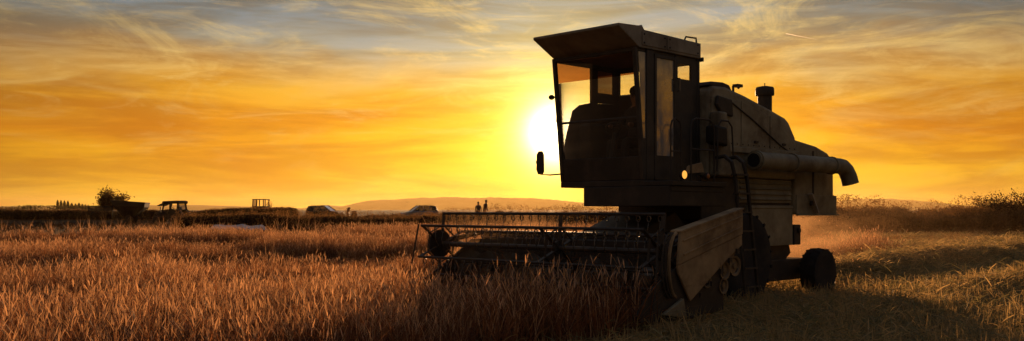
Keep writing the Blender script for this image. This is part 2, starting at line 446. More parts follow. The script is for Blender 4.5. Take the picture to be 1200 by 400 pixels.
    g = G(); g.tube([(-.90, .80, 3.35), (-.90, .84, 3.35), (-.90, .84, 3.17), (-.90, .80, 3.17)], .012, 6); obj('door_handle', g, M_STEEL, door, True)
    # roof
    g = G()
    g.prism([(.45, 3.935), (.45, 3.975), (-.05, 4.0), (-.06, 4.02), (-.12, 3.955), (-1.5, 3.93), (-1.5, 3.70), (-.0, 3.70)], 'y', -.80, .80)
    roof = obj('cab_roof', g, M_ROOF, C, bevel=.012)
    for x0, x1 in ((-.06, -.62), (-.64, -1.46)):
        g = G(); g.prism([(x0, 3.735), (x0, 3.925), (x1, 3.905), (x1, 3.735)], 'y', .80, .812); obj('roof_side_panel', g, M_ROOF, roof, bevel=.006)
    g = G()
    for z in (3.77, 3.89):
        for x in (-.1, -.58, -.7, -1.4): g.ball((x, .813, z), .014, nu=6, nv=4)
    obj('roof_bolts', g, M_DARK, roof)['kind'] = 'stuff'
    g = G(); g.tube([(-1.15, .74, 3.93), (-1.2, .74, 4.0), (-1.46, .74, 4.01), (-1.47, .74, 3.93)], .014, 6); obj('roof_rail', g, M_DARK, roof, True)
    g = G(); g.box(-1.53, -1.50, -.78, .83, 3.66, 3.72); obj('roof_gutter', g, M_DARK, roof)
    # inside the cab
    g = G(); g.box(-1.2, -.72, -.26, .26, 2.22, 2.36); g.prism([(-1.1, 2.36), (-1.22, 3.02), (-1.33, 3.02), (-1.24, 2.3)], 'y', -.25, .25)
    g.box(-1.1, -.8, -.15, .15, 1.87, 2.22); obj('driver_seat', g, M_BLACK, C, bevel=.04)
    g = G(); g.tube([(-.32, 0, 1.87), (-.48, 0, 2.58)], .05, 8); g.tube([(-.50+.07*math.sin(a), .2*math.cos(a), 2.62+.19*math.sin(a)*.6) for a in np.linspace(0, 2*math.pi, 20)[:-1]], .015, 6, closed=True)
    obj('steering_wheel', g, M_BLACK, C, True)
    g = G(); g.box(-.95, -.35, -.62, -.38, 1.87, 2.75); obj('control_console', g, M_BLACK, C, bevel=.04)
    # mirror, wiper lamp
    g = G(); g.tube([(-.13, -.70, 1.99), (.06, -.82, 1.97), (.12, -.95, 1.98), (.12, -.95, 2.3)], .012, 6)
    arm = obj('mirror_arm', g, M_DARK, C, True)
    g = G(); mp = [(-.92, 1.98), (-.895, 2.02), (-.90, 2.28), (-.93, 2.33), (-.99, 2.33), (-1.03, 2.28), (-1.035, 2.05), (-1.0, 1.98)]; g.prism(mp, 'x', .10, .14); g.ball((.09, -1.05, 2.17), .03, nu=8, nv=6)
    obj('mirror', g, M_DARK, arm, bevel=.01)
    g = G(); g.ball((.05, -.80, 3.13), .05, .045, .04, 10, 6); g.beam((.02, -.74, 3.13), (.05, -.80, 3.13), .02, .02); g.tube([(.0, -.735, 3.12), (.03, -.72, 2.75)], .008, 5)
    obj('work_lamp', g, M_DARK, C, True)
    # --- platform in front of and beside the cab
    g = G(); g.box(-1.45, -.10, .79, 1.28, 1.78, 1.85); g.box(-1.42, -.12, .82, 1.25, 1.70, 1.779)
    obj('platform', g, M_DARK, C, bevel=.01)
    g = G(); g.prism([(-.1, 1.50), (-.1, 1.779), (-1.45, 1.779), (-1.45, 1.5)], 'y', -.30, 1.24)
    obj('platform_skirt', g, M_DARK, C, bevel=.01)
    def rail(pts): obj('handrail', G().tube(pts, .013, 6), M_DARK, C, True)
    rail([(-.12, 1.24, 1.85), (-.12, 1.24, 2.58), (-.15, 1.24, 2.66), (-.24, 1.24, 2.70), (-.33, 1.24, 2.66), (-.36, 1.24, 2.58), (-.36, 1.24, 1.85)])
    rail([(-.60, 1.24, 1.85), (-.60, 1.24, 2.62), (-.64, 1.24, 2.70), (-.72, 1.24, 2.73), (-1.05, 1.24, 2.73), (-1.15, 1.24, 2.68), (-1.18, 1.24, 2.58), (-1.18, 1.24, 1.85)])
    rail([(-.60, 1.24, 2.3), (-1.18, 1.24, 2.3)]); rail([(-.12, 1.24, 2.25), (-.36, 1.24, 2.25)])
    rail([(-1.22, 1.26, 2.0), (-1.25, 1.26, 2.66), (-1.32, 1.27, 2.74), (-1.48, 1.28, 2.74), (-1.58, 1.28, 2.66), (-1.62, 1.28, 2.2)])
    # lamps on the platform edge
    g = G(); g.lathe([(.0, -.02), (.055, -.02), (.07, .0), (.07, .03), (.058, .035)], (-.33, 1.285, 1.93), 'y', 16)
    lp = obj('lamp', g, M_DARK, C, True); lp['label'] = 'lit amber lamp'
    g = G(); g.ball((-.33, 1.315, 1.93), .058, .028, .058, 14, 8); obj('lamp_lens', g, emit_mat('lit_amber_lens', (1, .42, .07), 1.3), lp, True)
    g = G(); g.lathe([(.0, -.02), (.045, -.02), (.05, .0), (.05, .03), (.042, .035)], (-.91, 1.285, 1.925), 'y', 14); l2 = obj('lamp', g, M_DARK, C, True)
    g = G(); g.ball((-.91, 1.31, 1.925), .042, .02, .042, 12, 6); obj('lamp_lens', g, mat('amber_lens', (.5, .16, .03), .2, spec=.8), l2, True)
    g = G(); g.prism([(-.50, 1.95), (-.56, 2.06), (-.88, 2.12), (-.94, 1.98)], 'y', 1.20, 1.235); obj('step_plate', g, M_SHIELD, C, bevel=.006)
    # --- body: tank, engine hood, straw hood
    g = G()
    top = [(-1.52, 3.22), (-1.62, 3.31), (-1.98, 3.32), (-2.5, 3.235), (-3.3, 3.07), (-3.76, 2.965), (-3.88, 2.90), (-4.12, 2.63)]
    g.prism(top+[(-4.12, 1.95), (-1.52, 1.95)], 'y', -.93, .93)
    tank = obj('grain_tank', g, M_BODY, C, bevel=.05)
    g = G(); g.prism([(-1.56, 3.31), (-1.62, 3.37), (-1.95, 3.385), (-2.12, 3.36), (-2.2, 3.27)], 'y', .2, .9)
    obj('tank_hatch', g, M_DARK, tank, bevel=.02)
    for k, (a, b) in enumerate(((-1.56, -2.36), (-2.39, -3.22), (-3.25, -4.08))):
        ta = np.interp(-a, [-p[0] for p in top], [p[1] for p in top])-.12; tb = np.interp(-b, [-p[0] for p in top], [p[1] for p in top])-.13
        g = G(); g.prism([(a, 2.42), (a, ta), (b, tb), (b, 2.42)], 'y', .93, .945); obj('side_panel', g, M_BODY, tank, bevel=.008)
    g = G(); g.tube([(-2.0, .955, 3.12), (-2.7, .955, 2.86), (-3.6, .955, 2.48), (-4.1, .955, 2.33)], .012, 6); obj('hydraulic_hose', g, M_DARK, tank, True)
    g = G(); g.prism([(-1.56, 2.32), (-1.56, 2.42), (-4.1, 2.42), (-4.1, 2.34)], 'y', .93, .99); obj('drip_ledge', g, M_BODY, tank, bevel=.01)
    g = G(); g.prism([(-1.62, 3.02), (-1.66, 3.16), (-2.05, 3.12), (-2.08, 2.86), (-1.75, 2.9)], 'y', .945, 1.0); obj('access_cover', g, M_DARK, tank, bevel=.02)
    g = G(); g.tube([(-2.30, .85, 3.2), (-2.30, .85, 3.36), (-2.42, .85, 3.38), (-2.46, .85, 3.34)], .02, 6); g.box(-2.5, -2.36, .8, .9, 3.355, 3.40); obj('filler_pipe', g, M_DARK, tank, True)
    for a, b in ((-1.56, -2.36), (-2.39, -3.22), (-3.25, -4.08)):
        m_ = (a+b)/2; obj('panel_latch', G().box(m_-.05, m_+.05, .945, .965, 2.50, 2.535), M_DARK, tank)
    g = G()
    for x_ in np.arange(-1.62, -4.05, -.16): g.ball((x_, .947, 2.46), .011, nu=6, nv=4)
    obj('panel_bolts', g, M_DARK, tank)['kind'] = 'stuff'
    # exhaust stack
    g = G(); g.lathe([(.0, 2.88), (.118, 2.88), (.118, 3.36)], (-3.75, .55, 0), 'z', 18); ex = obj('exhaust_stack', g, M_DARK, C, True)
    g = G(); g.lathe([(.15, 3.36), (.155, 3.37), (.155, 3.47), (.14, 3.50), (.05, 3.52), (0, 3.525)], (-3.75, .55, 0), 'z', 18); obj('stack_cap', g, M_DARK, ex, True)
    g = G(); g.lathe([(.0, 3.52), (.008, 3.52), (.008, 3.57), (0, 3.57)], (-3.75, .55, 0), 'z', 6); obj('cap_bolt', g, M_STEEL, ex)
    # rear straw hood
    g = G(); g.prism([(-4.125, 2.63), (-4.87, 2.55), (-5.28, 2.45), (-5.46, 2.34), (-5.5, 2.2), (-5.52, 1.37), (-4.125, 1.37)], 'y', -.88, .90)
    hood = obj('straw_hood', g, M_BODY, C, bevel=.04)
    obj('hood_strip', G().box(-4.76, -4.72, .899, .914, 1.72, 2.46), M_DARK, hood)
    g = G(); g.box(-5.58, -4.15, .90, .96, 1.35, 1.375); g.box(-5.58, -4.15, .90, .915, 1.375, 1.70); obj('hood_skirt', g, M_BODY, hood, bevel=.006)
    g = G(); g.beam((-4.55, .94, 1.72), (-4.78, .94, 1.40), .02, .11, (0, 1, 0)); obj('marker_board', g, mat('pale_marker_paint', (.5, .44, .38), .6), hood)
    g = G(); g.box(-4.66, -4.58, .93, .965, 1.52, 1.60); obj('marker_light', g, M_DARK, hood, bevel=.01)
    # lower side: louvred panel and lower box
    g = G(); g.prism([(-1.5, 1.95), (-4.15, 1.95), (-4.15, 1.37), (-4.1, .95), (-2.3, .95), (-1.5, 1.3)], 'y', -.78, .80); obj('chassis', g, M_DARK, C, bevel=.02)
    g = G(); g.box(-4.12, -2.45, .80, .835, 1.56, 1.94); lou = obj('louvre_panel', g, M_BODY, C, bevel=.008)
    for k in range(4):
        z = 1.60+.085*k; gg = G(); gg.prism([(.835, z), (.87, z+.015), (.835, z+.06)], 'x', -4.08, -2.5); obj('louvre', gg, M_BODY, lou)
    g = G(); g.box(-4.12, -2.70, .80, .86, .86, 1.52); g.box(-4.12, -2.70, .86, .875, 1.47, 1.50); obj('lower_side_panel', g, M_BODY, C, bevel=.012)
    g = G(); g.box(-4.36, -4.14, .74, .88, .86, 1.2); g.lathe([(.05, 0), (.05, .03)], (-4.28, .88, 1.1), 'y', 10); obj('rear_bracket', g, M_DARK, C, bevel=.015)
    g = G(); g.prism([(-2.5, .95), (-3.3, .86), (-4.25, .86), (-4.3, .72), (-3.9, .46), (-2.9, .42), (-2.5, .6)], 'y', -.66, .72); obj('underbody_fill', g, M_DARK, C)  # underbody mass added to close the sunlit gap between the wheels
    g = G(); g.prism([(-1.28, 2.42), (-1.28, 2.68), (-1.6, 2.66), (-1.62, 2.38)], 'y', 1.02, 1.2); obj('tool_box', g, M_BLACK, C, bevel=.03)
    g = G(); g.prism([(-1.50, 1.95), (-1.5, 2.9), (-1.72, 2.9), (-1.9, 1.95)], 'y', .94, 1.12); obj('front_duct', g, M_BODY, C, bevel=.03)
    # unloading auger lying along the left side
    g = G(); g.lathe([(.0, 0), (.135, 0), (.135, -2.82)], (-2.42, 1.14, 2.21), 'x', 22); aug = obj('unloading_auger', g, M_BODY, C, True)
    for x in (-2.46, -3.55, -4.9):
        gg = G(); gg.lathe([(.136, 0), (.155, 0), (.155, -.05), (.136, -.05)], (x, 1.14, 2.21), 'x', 22); obj('auger_flange', gg, M_BODY, aug, True)
    g = G(); g.lathe([(.0, .004), (.10, .004), (.105, .012), (.105, 0)], (-2.42, 1.14, 2.21), 'x', 18); obj('auger_end_cap', g, M_BLACK, aug, True)
    g = G(); g.tube([(-5.22, 1.14, 2.21), (-5.34, 1.14, 2.20), (-5.45, 1.15, 2.14), (-5.52, 1.17, 2.03), (-5.55, 1.19, 1.90)], .135, 16, .145); obj('auger_spout', g, M_BODY, aug, True)
    for x_, y_ in ((-2.7, .94), (-4.4, .88)): obj('auger_bracket', G().lathe([(0, 0), (.05, 0), (.05, .18)], (x_, y_, 2.2), 'y', 10), M_DARK, aug)
    # ladder
    lad = empty('ladder', (0, 0, 0)); lad.parent = C
    for a, b in ((-1.24, -1.55), (-1.55, -1.90)):
        obj('ladder_rail', G().tube([(a-.02, 1.22, 2.20), (a-.02, 1.36, 2.22), (a-.03, 1.47, 2.13), (a-.08, 1.50, 1.9), (b, 1.52, .25)], .03, 6), M_DARK, lad, True)
    for k in range(7):
        z = .32+.27*k; f = (2.13-z)/1.88; a = -1.24-.31*f; b = -1.55-.35*f
        obj('rung', G().box(b, a, 1.46, 1.56, z, z+.025), M_DARK, lad)
    # --- axles and wheels
    g = G(); g.beam((-2.15, -.75, .72), (-2.15, .75, .72), .2, .2); g.box(-2.3, -1.1, -.5, .5, .76, 1.3); obj('front_axle', g, M_DARK, C, bevel=.02)
    g = G(); g.beam((-4.5, -.98, .42), (-4.5, .98, .42), .12, .12); g.beam((-4.5, 0, .42), (-3.9, 0, .95), .2, .14); g.beam((-4.4, .6, .46), (-3.2, .3, .86), .1, .14); g.box(-4.75, -2.9, -.82, .80, .27, .62); obj('rear_axle_with_fill', g, M_DARK, C, bevel=.015)  # axle beams, plus a wide low box added to block sunlight under the machine
    def wheel(x, y, rad, wd, side, lugs):
        w = empty('wheel', (x, y, rad-.01), 0); w.parent = C
        h = wd/2
        g = G(); g.lathe([(rad*.56, -h*.86), (rad*.75, -h), (rad*.93, -h*.9), (rad*.97, -h*.5), (rad*.975, 0), (rad*.97, h*.5), (rad*.93, h*.9), (rad*.75, h), (rad*.56, h*.86)], (0, 0, 0), 'y', 36)
        n = lugs
        for k in range(n):
            for s in (-1, 1):
                a = 2*math.pi*(k+(.5 if s > 0 else 0))/n; a2 = a+.16
                p = lambda ang, y, r: (r*math.cos(ang), y, r*math.sin(ang))
                q = [p(a, s*h*.98, rad*.90), p(a+.05, s*h*.98, rad*.90), p(a2+.05, 0, rad*.965), p(a2, 0, rad*.965)]
                Q = [p(a, s*h*.98, rad*.965), p(a+.05, s*h*.98, rad*.965), p(a2+.05, 0, rad*1.0), p(a2, 0, rad*1.0)]
                g.add(q+Q, [(3,2,1,0), (4,5,6,7), (0,1,5,4), (1,2,6,5), (2,3,7,6), (3,0,4,7)])
        obj('tyre', g, M_RUBBER, w, True, angle=30)
        g = G(); g.lathe([(0, side*h*.35), (rad*.18, side*h*.35), (rad*.2, side*h*.2), (rad*.48, side*h*.3), (rad*.53, side*h*.8), (rad*.57, side*h*.84), (rad*.57, side*h*.3)], (0, 0, 0), 'y', 28)
        obj('rim', g, M_RIM, w, True)
        g = G()
        for k in range(8): g.lathe([(0, side*h*.42), (rad*.025, side*h*.42), (rad*.025, side*h*.25)], (rad*.3*math.cos(k*math.pi/4), 0, rad*.3*math.sin(k*math.pi/4)), 'y', 6)
        obj('wheel_nuts', g, M_STEEL, w)['kind'] = 'stuff'
    wheel(-2.15, .98, .72, .5, 1, 18); wheel(-2.15, -.98, .72, .5, -1, 18)
    wheel(-4.5, 1.12, .41, .30, 1, 16); wheel(-4.5, -1.12, .41, .30, -1, 16)
    # --- feeder house and header
    g = G(); g.prism([(.35, .95), (-1.1, 1.42), (-1.4, 1.2), (-1.2, .85), (.3, .3)], 'y', -.45, .62); obj('feeder_house', g, M_DARK, C, bevel=.02)
    HR, HL = -1.95, 2.30                       # the header's right and left ends
    hd = empty('header', (0, 0, 0)); hd.parent = C
    g = G(); g.prism([(.30, .30), (.30, 1.02), (.36, 1.06), (.40, 1.02), (.36, .36), (.9, .24), (1.55, .22), (1.72, .26), (1.72, .235), (1.5, .18), (.8, .2)], 'y', HR, HL); obj('header_trough', g, M_DARK, hd)
    g = G(); g.beam((.33, HR, 1.09), (.33, HL, 1.09), .10, .09); obj('header_beam', g, M_DARK, hd, bevel=.01)
    g = G(); g.beam((1.70, HR, .275), (1.70, HL, .275), .07, .02); kb = obj('cutter_bar', g, M_STEEL, hd)
    gme = G().prism([(-.03, -.02), (.12, 0), (.12, .004), (-.03, .025)], 'y', -.012, .012).mesh('knife_guard', M_STEEL)
    for k in range(56): link('knife_guard', gme, kb, (1.74, HR+.05+k*.0762, .275))
    g = G(); g.lathe([(.0, HR+.03), (.16, HR+.03), (.16, HL-.03), (0, HL-.03)], (.78, 0, .56), 'y', 18); fa = obj('feed_auger', g, M_STEEL, hd, True)
    g = G()
    for s, y0, y1 in ((1, HR+.05, -.25), (-1, HL-.05, .45)):
        n = 90; vs = []; fs = []
        for i in range(n+1):
            a = s*i/n*2*math.pi*4; y = y0+(y1-y0)*i/n
            for r in (.155, .28): vs.append((.78+r*math.cos(a), y, .56+r*math.sin(a)))
        for i in range(n): fs.append((2*i, 2*i+1, 2*i+3, 2*i+2))
        g.add(vs, fs)
    obj('auger_flight', g, M_STEEL, fa, True)
    endp = [(.28, .2), (.28, 1.08), (.62, 1.10), (1.25, .78), (1.75, .55), (2.05, .26), (1.95, .17), (1.2, .14)]
    for v, ep in ((HR-.03, [(.28, .2), (.28, 1.0), (.6, 1.0), (1.2, .62), (1.6, .42), (1.85, .24), (1.8, .17), (1.2, .14)]), (HL, endp)):
        g = G(); g.prism(ep, 'y', v, v+.03); obj('end_sheet', g, M_DARK, hd, bevel=.006)
    g = G(); g.prism([(1.4, .16), (1.5, .46), (1.9, .36), (2.1, .2)], 'y', HR-.12, HR-.035); obj('crop_divider', g, M_DARK, hd, bevel=.02)
    g = G(); g.tube([(1.62, HR-.05, 1.24), (1.72, HR-.10, .62), (1.8, HR-.12, .22)], .014, 6); obj('divider_rod', g, M_DARK, hd, True)
    g = G(); g.tube([(1.66, HL+.05, 1.22), (1.74, HL+.07, .62), (1.78, HL+.06, .3)], .013, 6); obj('divider_rod', g, M_DARK, hd, True)
    # left drive shield with folded faces, arcs of the belt guard, shoe
    s0, s1 = 2.345, 2.375
    g = G(); g.prism([(1.27, 1.19), (-.08, 1.46), (-.08, 1.14), (1.32, .80)], 'y', s0, s1+.012); sh = obj('drive_shield', g, M_SHIELD, hd, bevel=.012)
    g = G(); g.prism([(1.32, .796), (-.08, 1.136), (-.08, 1.0), (.32, .80), (1.06, .36), (1.30, .70)], 'y', s0, s1); obj('shield_lower_plate', g, M_SHIELD, sh, bevel=.008)
    g = G(); g.prism([(1.29, 1.185), (-.08, 1.455), (-.08, 1.475), (1.29, 1.205)], 'y', 2.25, s1+.03); obj('shield_lip', g, M_SHIELD, sh)
    g = G()
    for x, z in ((.62, .56), (.42, .70), (.22, .83), (.05, .94), (.86, .43)): g.box(x-.025, x+.025, s1, s1+.025, z-.04, z+.02)
    for k in (.28, .72):
        a_ = (1.24-.02*k, s1+.012, 1.19-.37*k); b_ = (-.04, s1+.012, 1.45-.30*k); obj('shield_rib', G().beam(a_, b_, .022, .03, (0, 1, 0)), M_SHIELD, sh, bevel=.006)
    obj('shield_clips', g, M_DARK, sh)['kind'] = 'stuff'
    def arc(du, rr): return [(1.30+du+.22*math.cos(a), s0, .84+.36*math.sin(a)) for a in np.linspace(R(75), R(290), 14)]
    for du, w in ((.12, .03), (.19, .022), (.25, .018)):
        pts = [(1.18+du+.16*math.sin(t), s0+.005, .80+.38*math.cos(t)) for t in np.linspace(R(5), R(170), 14)]
        obj('belt_guard', G().tube(pts, w*.7, 6), M_SHIELD if du < .15 else M_DARK, hd, True)
    g = G(); g.prism([(1.64, .24), (1.22, .41), (1.16, .17)], 'y', s0, s0+.05); obj('divider_shoe', g, M_BODY, hd, bevel=.01)
    for x, z, r in ((.04, .74, .13), (.27, .69, .115), (.40, .90, .12), (.66, .58, .085), (.16, .98, .14), (.30, .50, .10)):
        g = G(); g.lathe([(0, 0), (r*.25, 0), (r*.3, -.02), (r*.7, -.02), (r*.8, 0), (r, .005), (r*.93, -.03), (r, -.06), (0, -.06)], (x, s0+.0, z), 'y', 20); obj('pulley', g, M_RIM, hd, True)
    g = G(); g.tube([(.04, 2.315, .87), (.40, 2.315, 1.02), (.52, 2.315, .92), (.66, 2.315, .50), (.27, 2.315, .575), (.04, 2.315, .61), (-.09, 2.315, .74)], .018, 6, closed=True); obj('drive_belt', g, M_RUBBER, hd, True)
    # reel
    AX, AZ, RR = 1.35, .95, .45
    rl = empty('reel', (0, 0, 0)); rl.parent = C
    obj('reel_axle', G().tube([(AX, HR+.1, AZ), (AX, HL-.1, AZ)], .035, 8), M_DARK, rl, True)
    angs = [R(97-60*k) for k in range(6)]
    for v in (HR+.14, .52, HL-.14):
        g = G()
        pts = [(AX+RR*math.cos(a), v, AZ+RR*math.sin(a)) for a in angs]
        for k, p in enumerate(pts):
            g.beam((AX, v, AZ), p, .012, .06, (0, 1, 0))
            q = pts[(k+1) % 6]
            m1 = [AX+.62*(p[0]-AX), v, AZ+.62*(p[2]-AZ)]; m2 = [AX+.62*(q[0]-AX), v, AZ+.62*(q[2]-AZ)]
            g.beam(m1, m2, .01, .03, (0, 1, 0))
        g.lathe([(.0, -.02), (.10, -.02), (.10, .02), (0, .02)], (AX, v, AZ), 'y', 14)
        if v < 0: g.lathe([(.0, -.012), (.21, -.012), (.21, .012), (0, .012)], (AX, v-.03, AZ), 'y', 20)
        obj('reel_spider', g, M_DARK, rl)
    tg = G(); tg.tube([(0, .028*math.cos(a), .0-.035+.038*math.sin(a)) for a in np.linspace(0, 2*math.pi, 9)[:-1]], .0095, 3, closed=True)
    tg.tube([(0, 0, -.065), (.02, 0, -.17), (-.02, 0, -.27)], .0055, 3)
    tme = tg.mesh('tine', M_STEEL, True)
    # tines hang below each bar; bars and tines are placed straight under the machine so that they stay two levels deep
    for a in angs:
        p = (AX+RR*math.cos(a), 0, AZ+RR*math.sin(a))
        bar = obj('reel_bar', G().tube([(p[0], HR+.12, p[2]), (p[0], HL-.12, p[2])], .019, 8), M_DARK, C, True)
        for k in range(24):
            y = HR+.26+k*.165
            link('tine', tme, bar, (p[0], y, p[2]-.02), (0, random.uniform(-.15, .15), random.uniform(-.2, .2)))
    for v in (HR+.05, HL-.05):
        g = G(); g.beam((.33, v, 1.12), (AX, v, AZ+.02), .04, .07); g.tube([(.5, v, .85), (1.0, v, .98)], .03, 8); obj('reel_arm', g, M_DARK, C, bevel=.006)
    return C
COMBINE = build_combine()

# ------------------------------------------------------------------ people
def skin_body(name, joints, bones, parent=None, loc=(0,0,0), rot=(0,0,0), mats=(), pick=None, root=0, sub=2):
    me = bpy.data.meshes.new(name); me.from_pydata([j[0] for j in joints], bones, []); me.update()
    o = bpy.data.objects.new(name, me); COL.objects.link(o)
    sk = o.modifiers.new('skin', 'SKIN'); sk.use_smooth_shade = True
    for i, j in enumerate(joints):
        r = j[1]; me.skin_vertices[0].data[i].radius = (r, r) if not isinstance(r, tuple) else r
    me.skin_vertices[0].data[root].use_root = True
    sb = o.modifiers.new('sub', 'SUBSURF'); sb.levels = sub; sb.render_levels = sub
    dg = bpy.context.evaluated_depsgraph_get()
    nm = bpy.data.meshes.new_from_object(o.evaluated_get(dg))
    bpy.data.objects.remove(o); bpy.data.meshes.remove(me); nm.name = name
    nm.materials.clear()
    for m in mats: nm.materials.append(m)
    if pick:
        for p in nm.polygons: p.material_index = pick(p.center)
    o = link(name, nm, parent, loc, rot); return o
M_SKIN = mat('skin', (.36, .2, .13), .6, 0, .08)
def person(loc, rz, h, label, shirt, trousers, lean=0., group=None, head_turn=0., cap=None):
    root = empty('person', loc, rz); s = h/1.75
    tag(root, label, 'person', group)
    ln = lean
    J = [((0, 0, .95*s), .145*s), ((ln*.12, 0, 1.18*s), .135*s), ((ln*.28, 0, 1.38*s), (.16*s, .12*s)), ((ln*.36, 0, 1.50*s), .058*s),
         ((ln*.40, 0, 1.585*s), .085*s), ((ln*.42+.012, 0, 1.67*s), .09*s),
         ((ln*.28, .19*s, 1.40*s), .062*s), ((ln*.24, .25*s, 1.13*s), .047*s), ((ln*.24+.10, .22*s, .92*s), .034*s), ((ln*.24+.16, .21*s, .84*s), .03*s),
         ((ln*.28, -.19*s, 1.40*s), .062*s), ((ln*.24, -.25*s, 1.13*s), .047*s), ((ln*.24+.08, -.22*s, .92*s), .034*s), ((ln*.24+.13, -.21*s, .84*s), .03*s),
         ((0, .10*s, .86*s), .10*s), ((.03, .11*s, .48*s), .066*s), ((-.02, .12*s, .09*s), .045*s), ((.13, .13*s, .045*s), .04*s),
         ((0, -.10*s, .86*s), .10*s), ((.02, -.11*s, .48*s), .066*s), ((-.03, -.12*s, .09*s), .045*s), ((.12, -.13*s, .045*s), .04*s)]
    B = [(0,1), (1,2), (2,3), (3,4), (4,5), (2,6), (6,7), (7,8), (8,9), (2,10), (10,11), (11,12), (12,13), (0,14), (14,15), (15,16), (16,17), (0,18), (18,19), (19,20), (20,21)]
    def pick(c):
        if c.z > 1.46*s and abs(c.y) < .12*s: return 0
        if c.z < .91*s and abs(c.y) > .165*s and c.x > .03: return 0
        if c.z < .09*s: return 3
        return 2 if c.z < .93*s else 1
    skin_body('body', J, B, root, mats=(M_SKIN, mat('shirt_'+shirt[0], shirt[1], .85), mat('trousers_'+trousers[0], trousers[1], .85), M_BLACK), pick=pick)
    g = G(); hx = ln*.42+.0
    g.ball((hx-.005, 0, 1.69*s), .098*s, .088*s, .085*s, 14, 8)
    obj('hair' if not cap else 'cap', g, mat('dark_hair', (.02, .015, .012), .7) if not cap else mat('cap_cloth', (.05, .04, .035), .8), root, True)
    g = G(); g.ball((hx+.095*s, 0, 1.615*s), .018*s, .014*s, .024*s, 8, 6)
    for y in (-.033, .033): g.ball((hx+.085*s, y*s, 1.64*s), .009*s, nu=6, nv=4)
    for y in (-.085, .085): g.ball((hx+.01, y*s, 1.62*s), .016*s, .01*s, .028*s, 6, 5)
    obj('face', g, M_SKIN, root, True)
    return root
def px(p, y): return (p-600)/1130*y
YP = 77
person((px(560.5, YP), YP, float(gz(px(560.5, YP), YP))), R(-70), 1.70, 'shorter of the two people standing on the far field edge, dark clothes', ('dark', (.035, .03, .03)), ('dark', (.03, .028, .028)))
person((px(567.8, YP+.4), YP+.4, float(gz(px(567.8, YP), YP+.4))), R(-25), 1.84, 'taller person in reddish brown top leaning forward on the far field edge', ('brown', (.13, .06, .04)), ('grey', (.06, .05, .045)), lean=.35, cap=True)

# the driver, seated in the cab
def driver():
    a = O2+F2*(-.98); root = empty('person', (a[0], a[1], 2.36), HEAD)
    tag(root, 'driver in dark clothes seated at the wheel inside the combine cab', 'person')
    J = [((0, 0, .10), .14), ((-.03, 0, .34), .14), ((-.02, 0, .55), (.17, .12)), ((0, 0, .68), .058), ((.02, 0, .76), .085), ((.03, 0, .86), .092),
         ((-.02, .19, .56), .065), ((.10, .27, .34), .05), ((.36, .2, .34), .036), ((.44, .18, .35), .032),
         ((-.02, -.19, .56), .065), ((.10, -.27, .34), .05), ((.36, -.2, .34), .036), ((.44, -.18, .35), .032),
         ((.06, .11, .09), .10), ((.46, .14, .10), .07), ((.47, .15, -.36), .05), ((.58, .15, -.42), .042),
         ((.06, -.11, .09), .10), ((.46, -.14, .10), .07), ((.47, -.15, -.36), .05), ((.58, -.15, -.42), .042)]
    B = [(0,1), (1,2), (2,3), (3,4), (4,5), (2,6), (6,7), (7,8), (8,9), (2,10), (10,11), (11,12), (12,13), (0,14), (14,15), (15,16), (16,17), (0,18), (18,19), (19,20), (20,21)]
    def pick(c):
        if c.z > .64 and abs(c.y) < .12: return 0
        if c.x > .36 and .25 < c.z: return 0
        return 1 if c.z > .2 else 2
    skin_body('body', J, B, root, mats=(M_SKIN, mat('shirt_driver', (.05, .045, .05), .85), mat('trousers_dark', (.03, .028, .028), .85)), pick=pick)
    g = G(); g.ball((.025, 0, .88), .102, .092, .085, 14, 8); obj('hair', g, mat('dark_hair', (.02, .015, .012)), root, True)
    g = G(); g.ball((.12, 0, .80), .018, .014, .024, 8, 6)
    for y in (-.088, .088): g.ball((.03, y, .81), .016, .01, .028, 6, 5)
    obj('face', g, M_SKIN, root, True)
driver()

# ------------------------------------------------------------------ plants: leaf and blade meshes
def strips(paths, widths, sides):
    """paths (n,k,3), widths (n,k), sides (n,3) -> verts, quads of ribbons"""
    n, k, _ = paths.shape
    off = sides[:, None, :]*widths[:, :, None]/2
    V = np.stack([paths-off, paths+off], 2).reshape(-1, 3)
    b = (np.arange(n)*k*2)[:, None]+(np.arange(k-1)*2)[None]
    Fq = np.stack([b, b+1, b+3, b+2], -1).reshape(-1, 4)
    return V, Fq
def raw_mesh(name, V, Fq, m, mi=None, mats=None):
    me = bpy.data.meshes.new(name); me.vertices.add(len(V)); me.vertices.foreach_set('co', np.asarray(V, np.float32).ravel())
    me.loops.add(Fq.size); me.loops.foreach_set('vertex_index', Fq.ravel().astype(np.int32))
    me.polygons.add(len(Fq)); me.polygons.foreach_set('loop_start', np.arange(0, Fq.size, Fq.shape[1], dtype=np.int32))
    if mats:
        for x in mats: me.materials.append(x)
        me.polygons.foreach_set('material_index', np.asarray(mi, np.int32))
    else: me.materials.append(m)
    me.update(calc_edges=True)
    return me
def unit(a): return a/np.maximum(np.linalg.norm(a, axis=-1, keepdims=True), 1e-9)
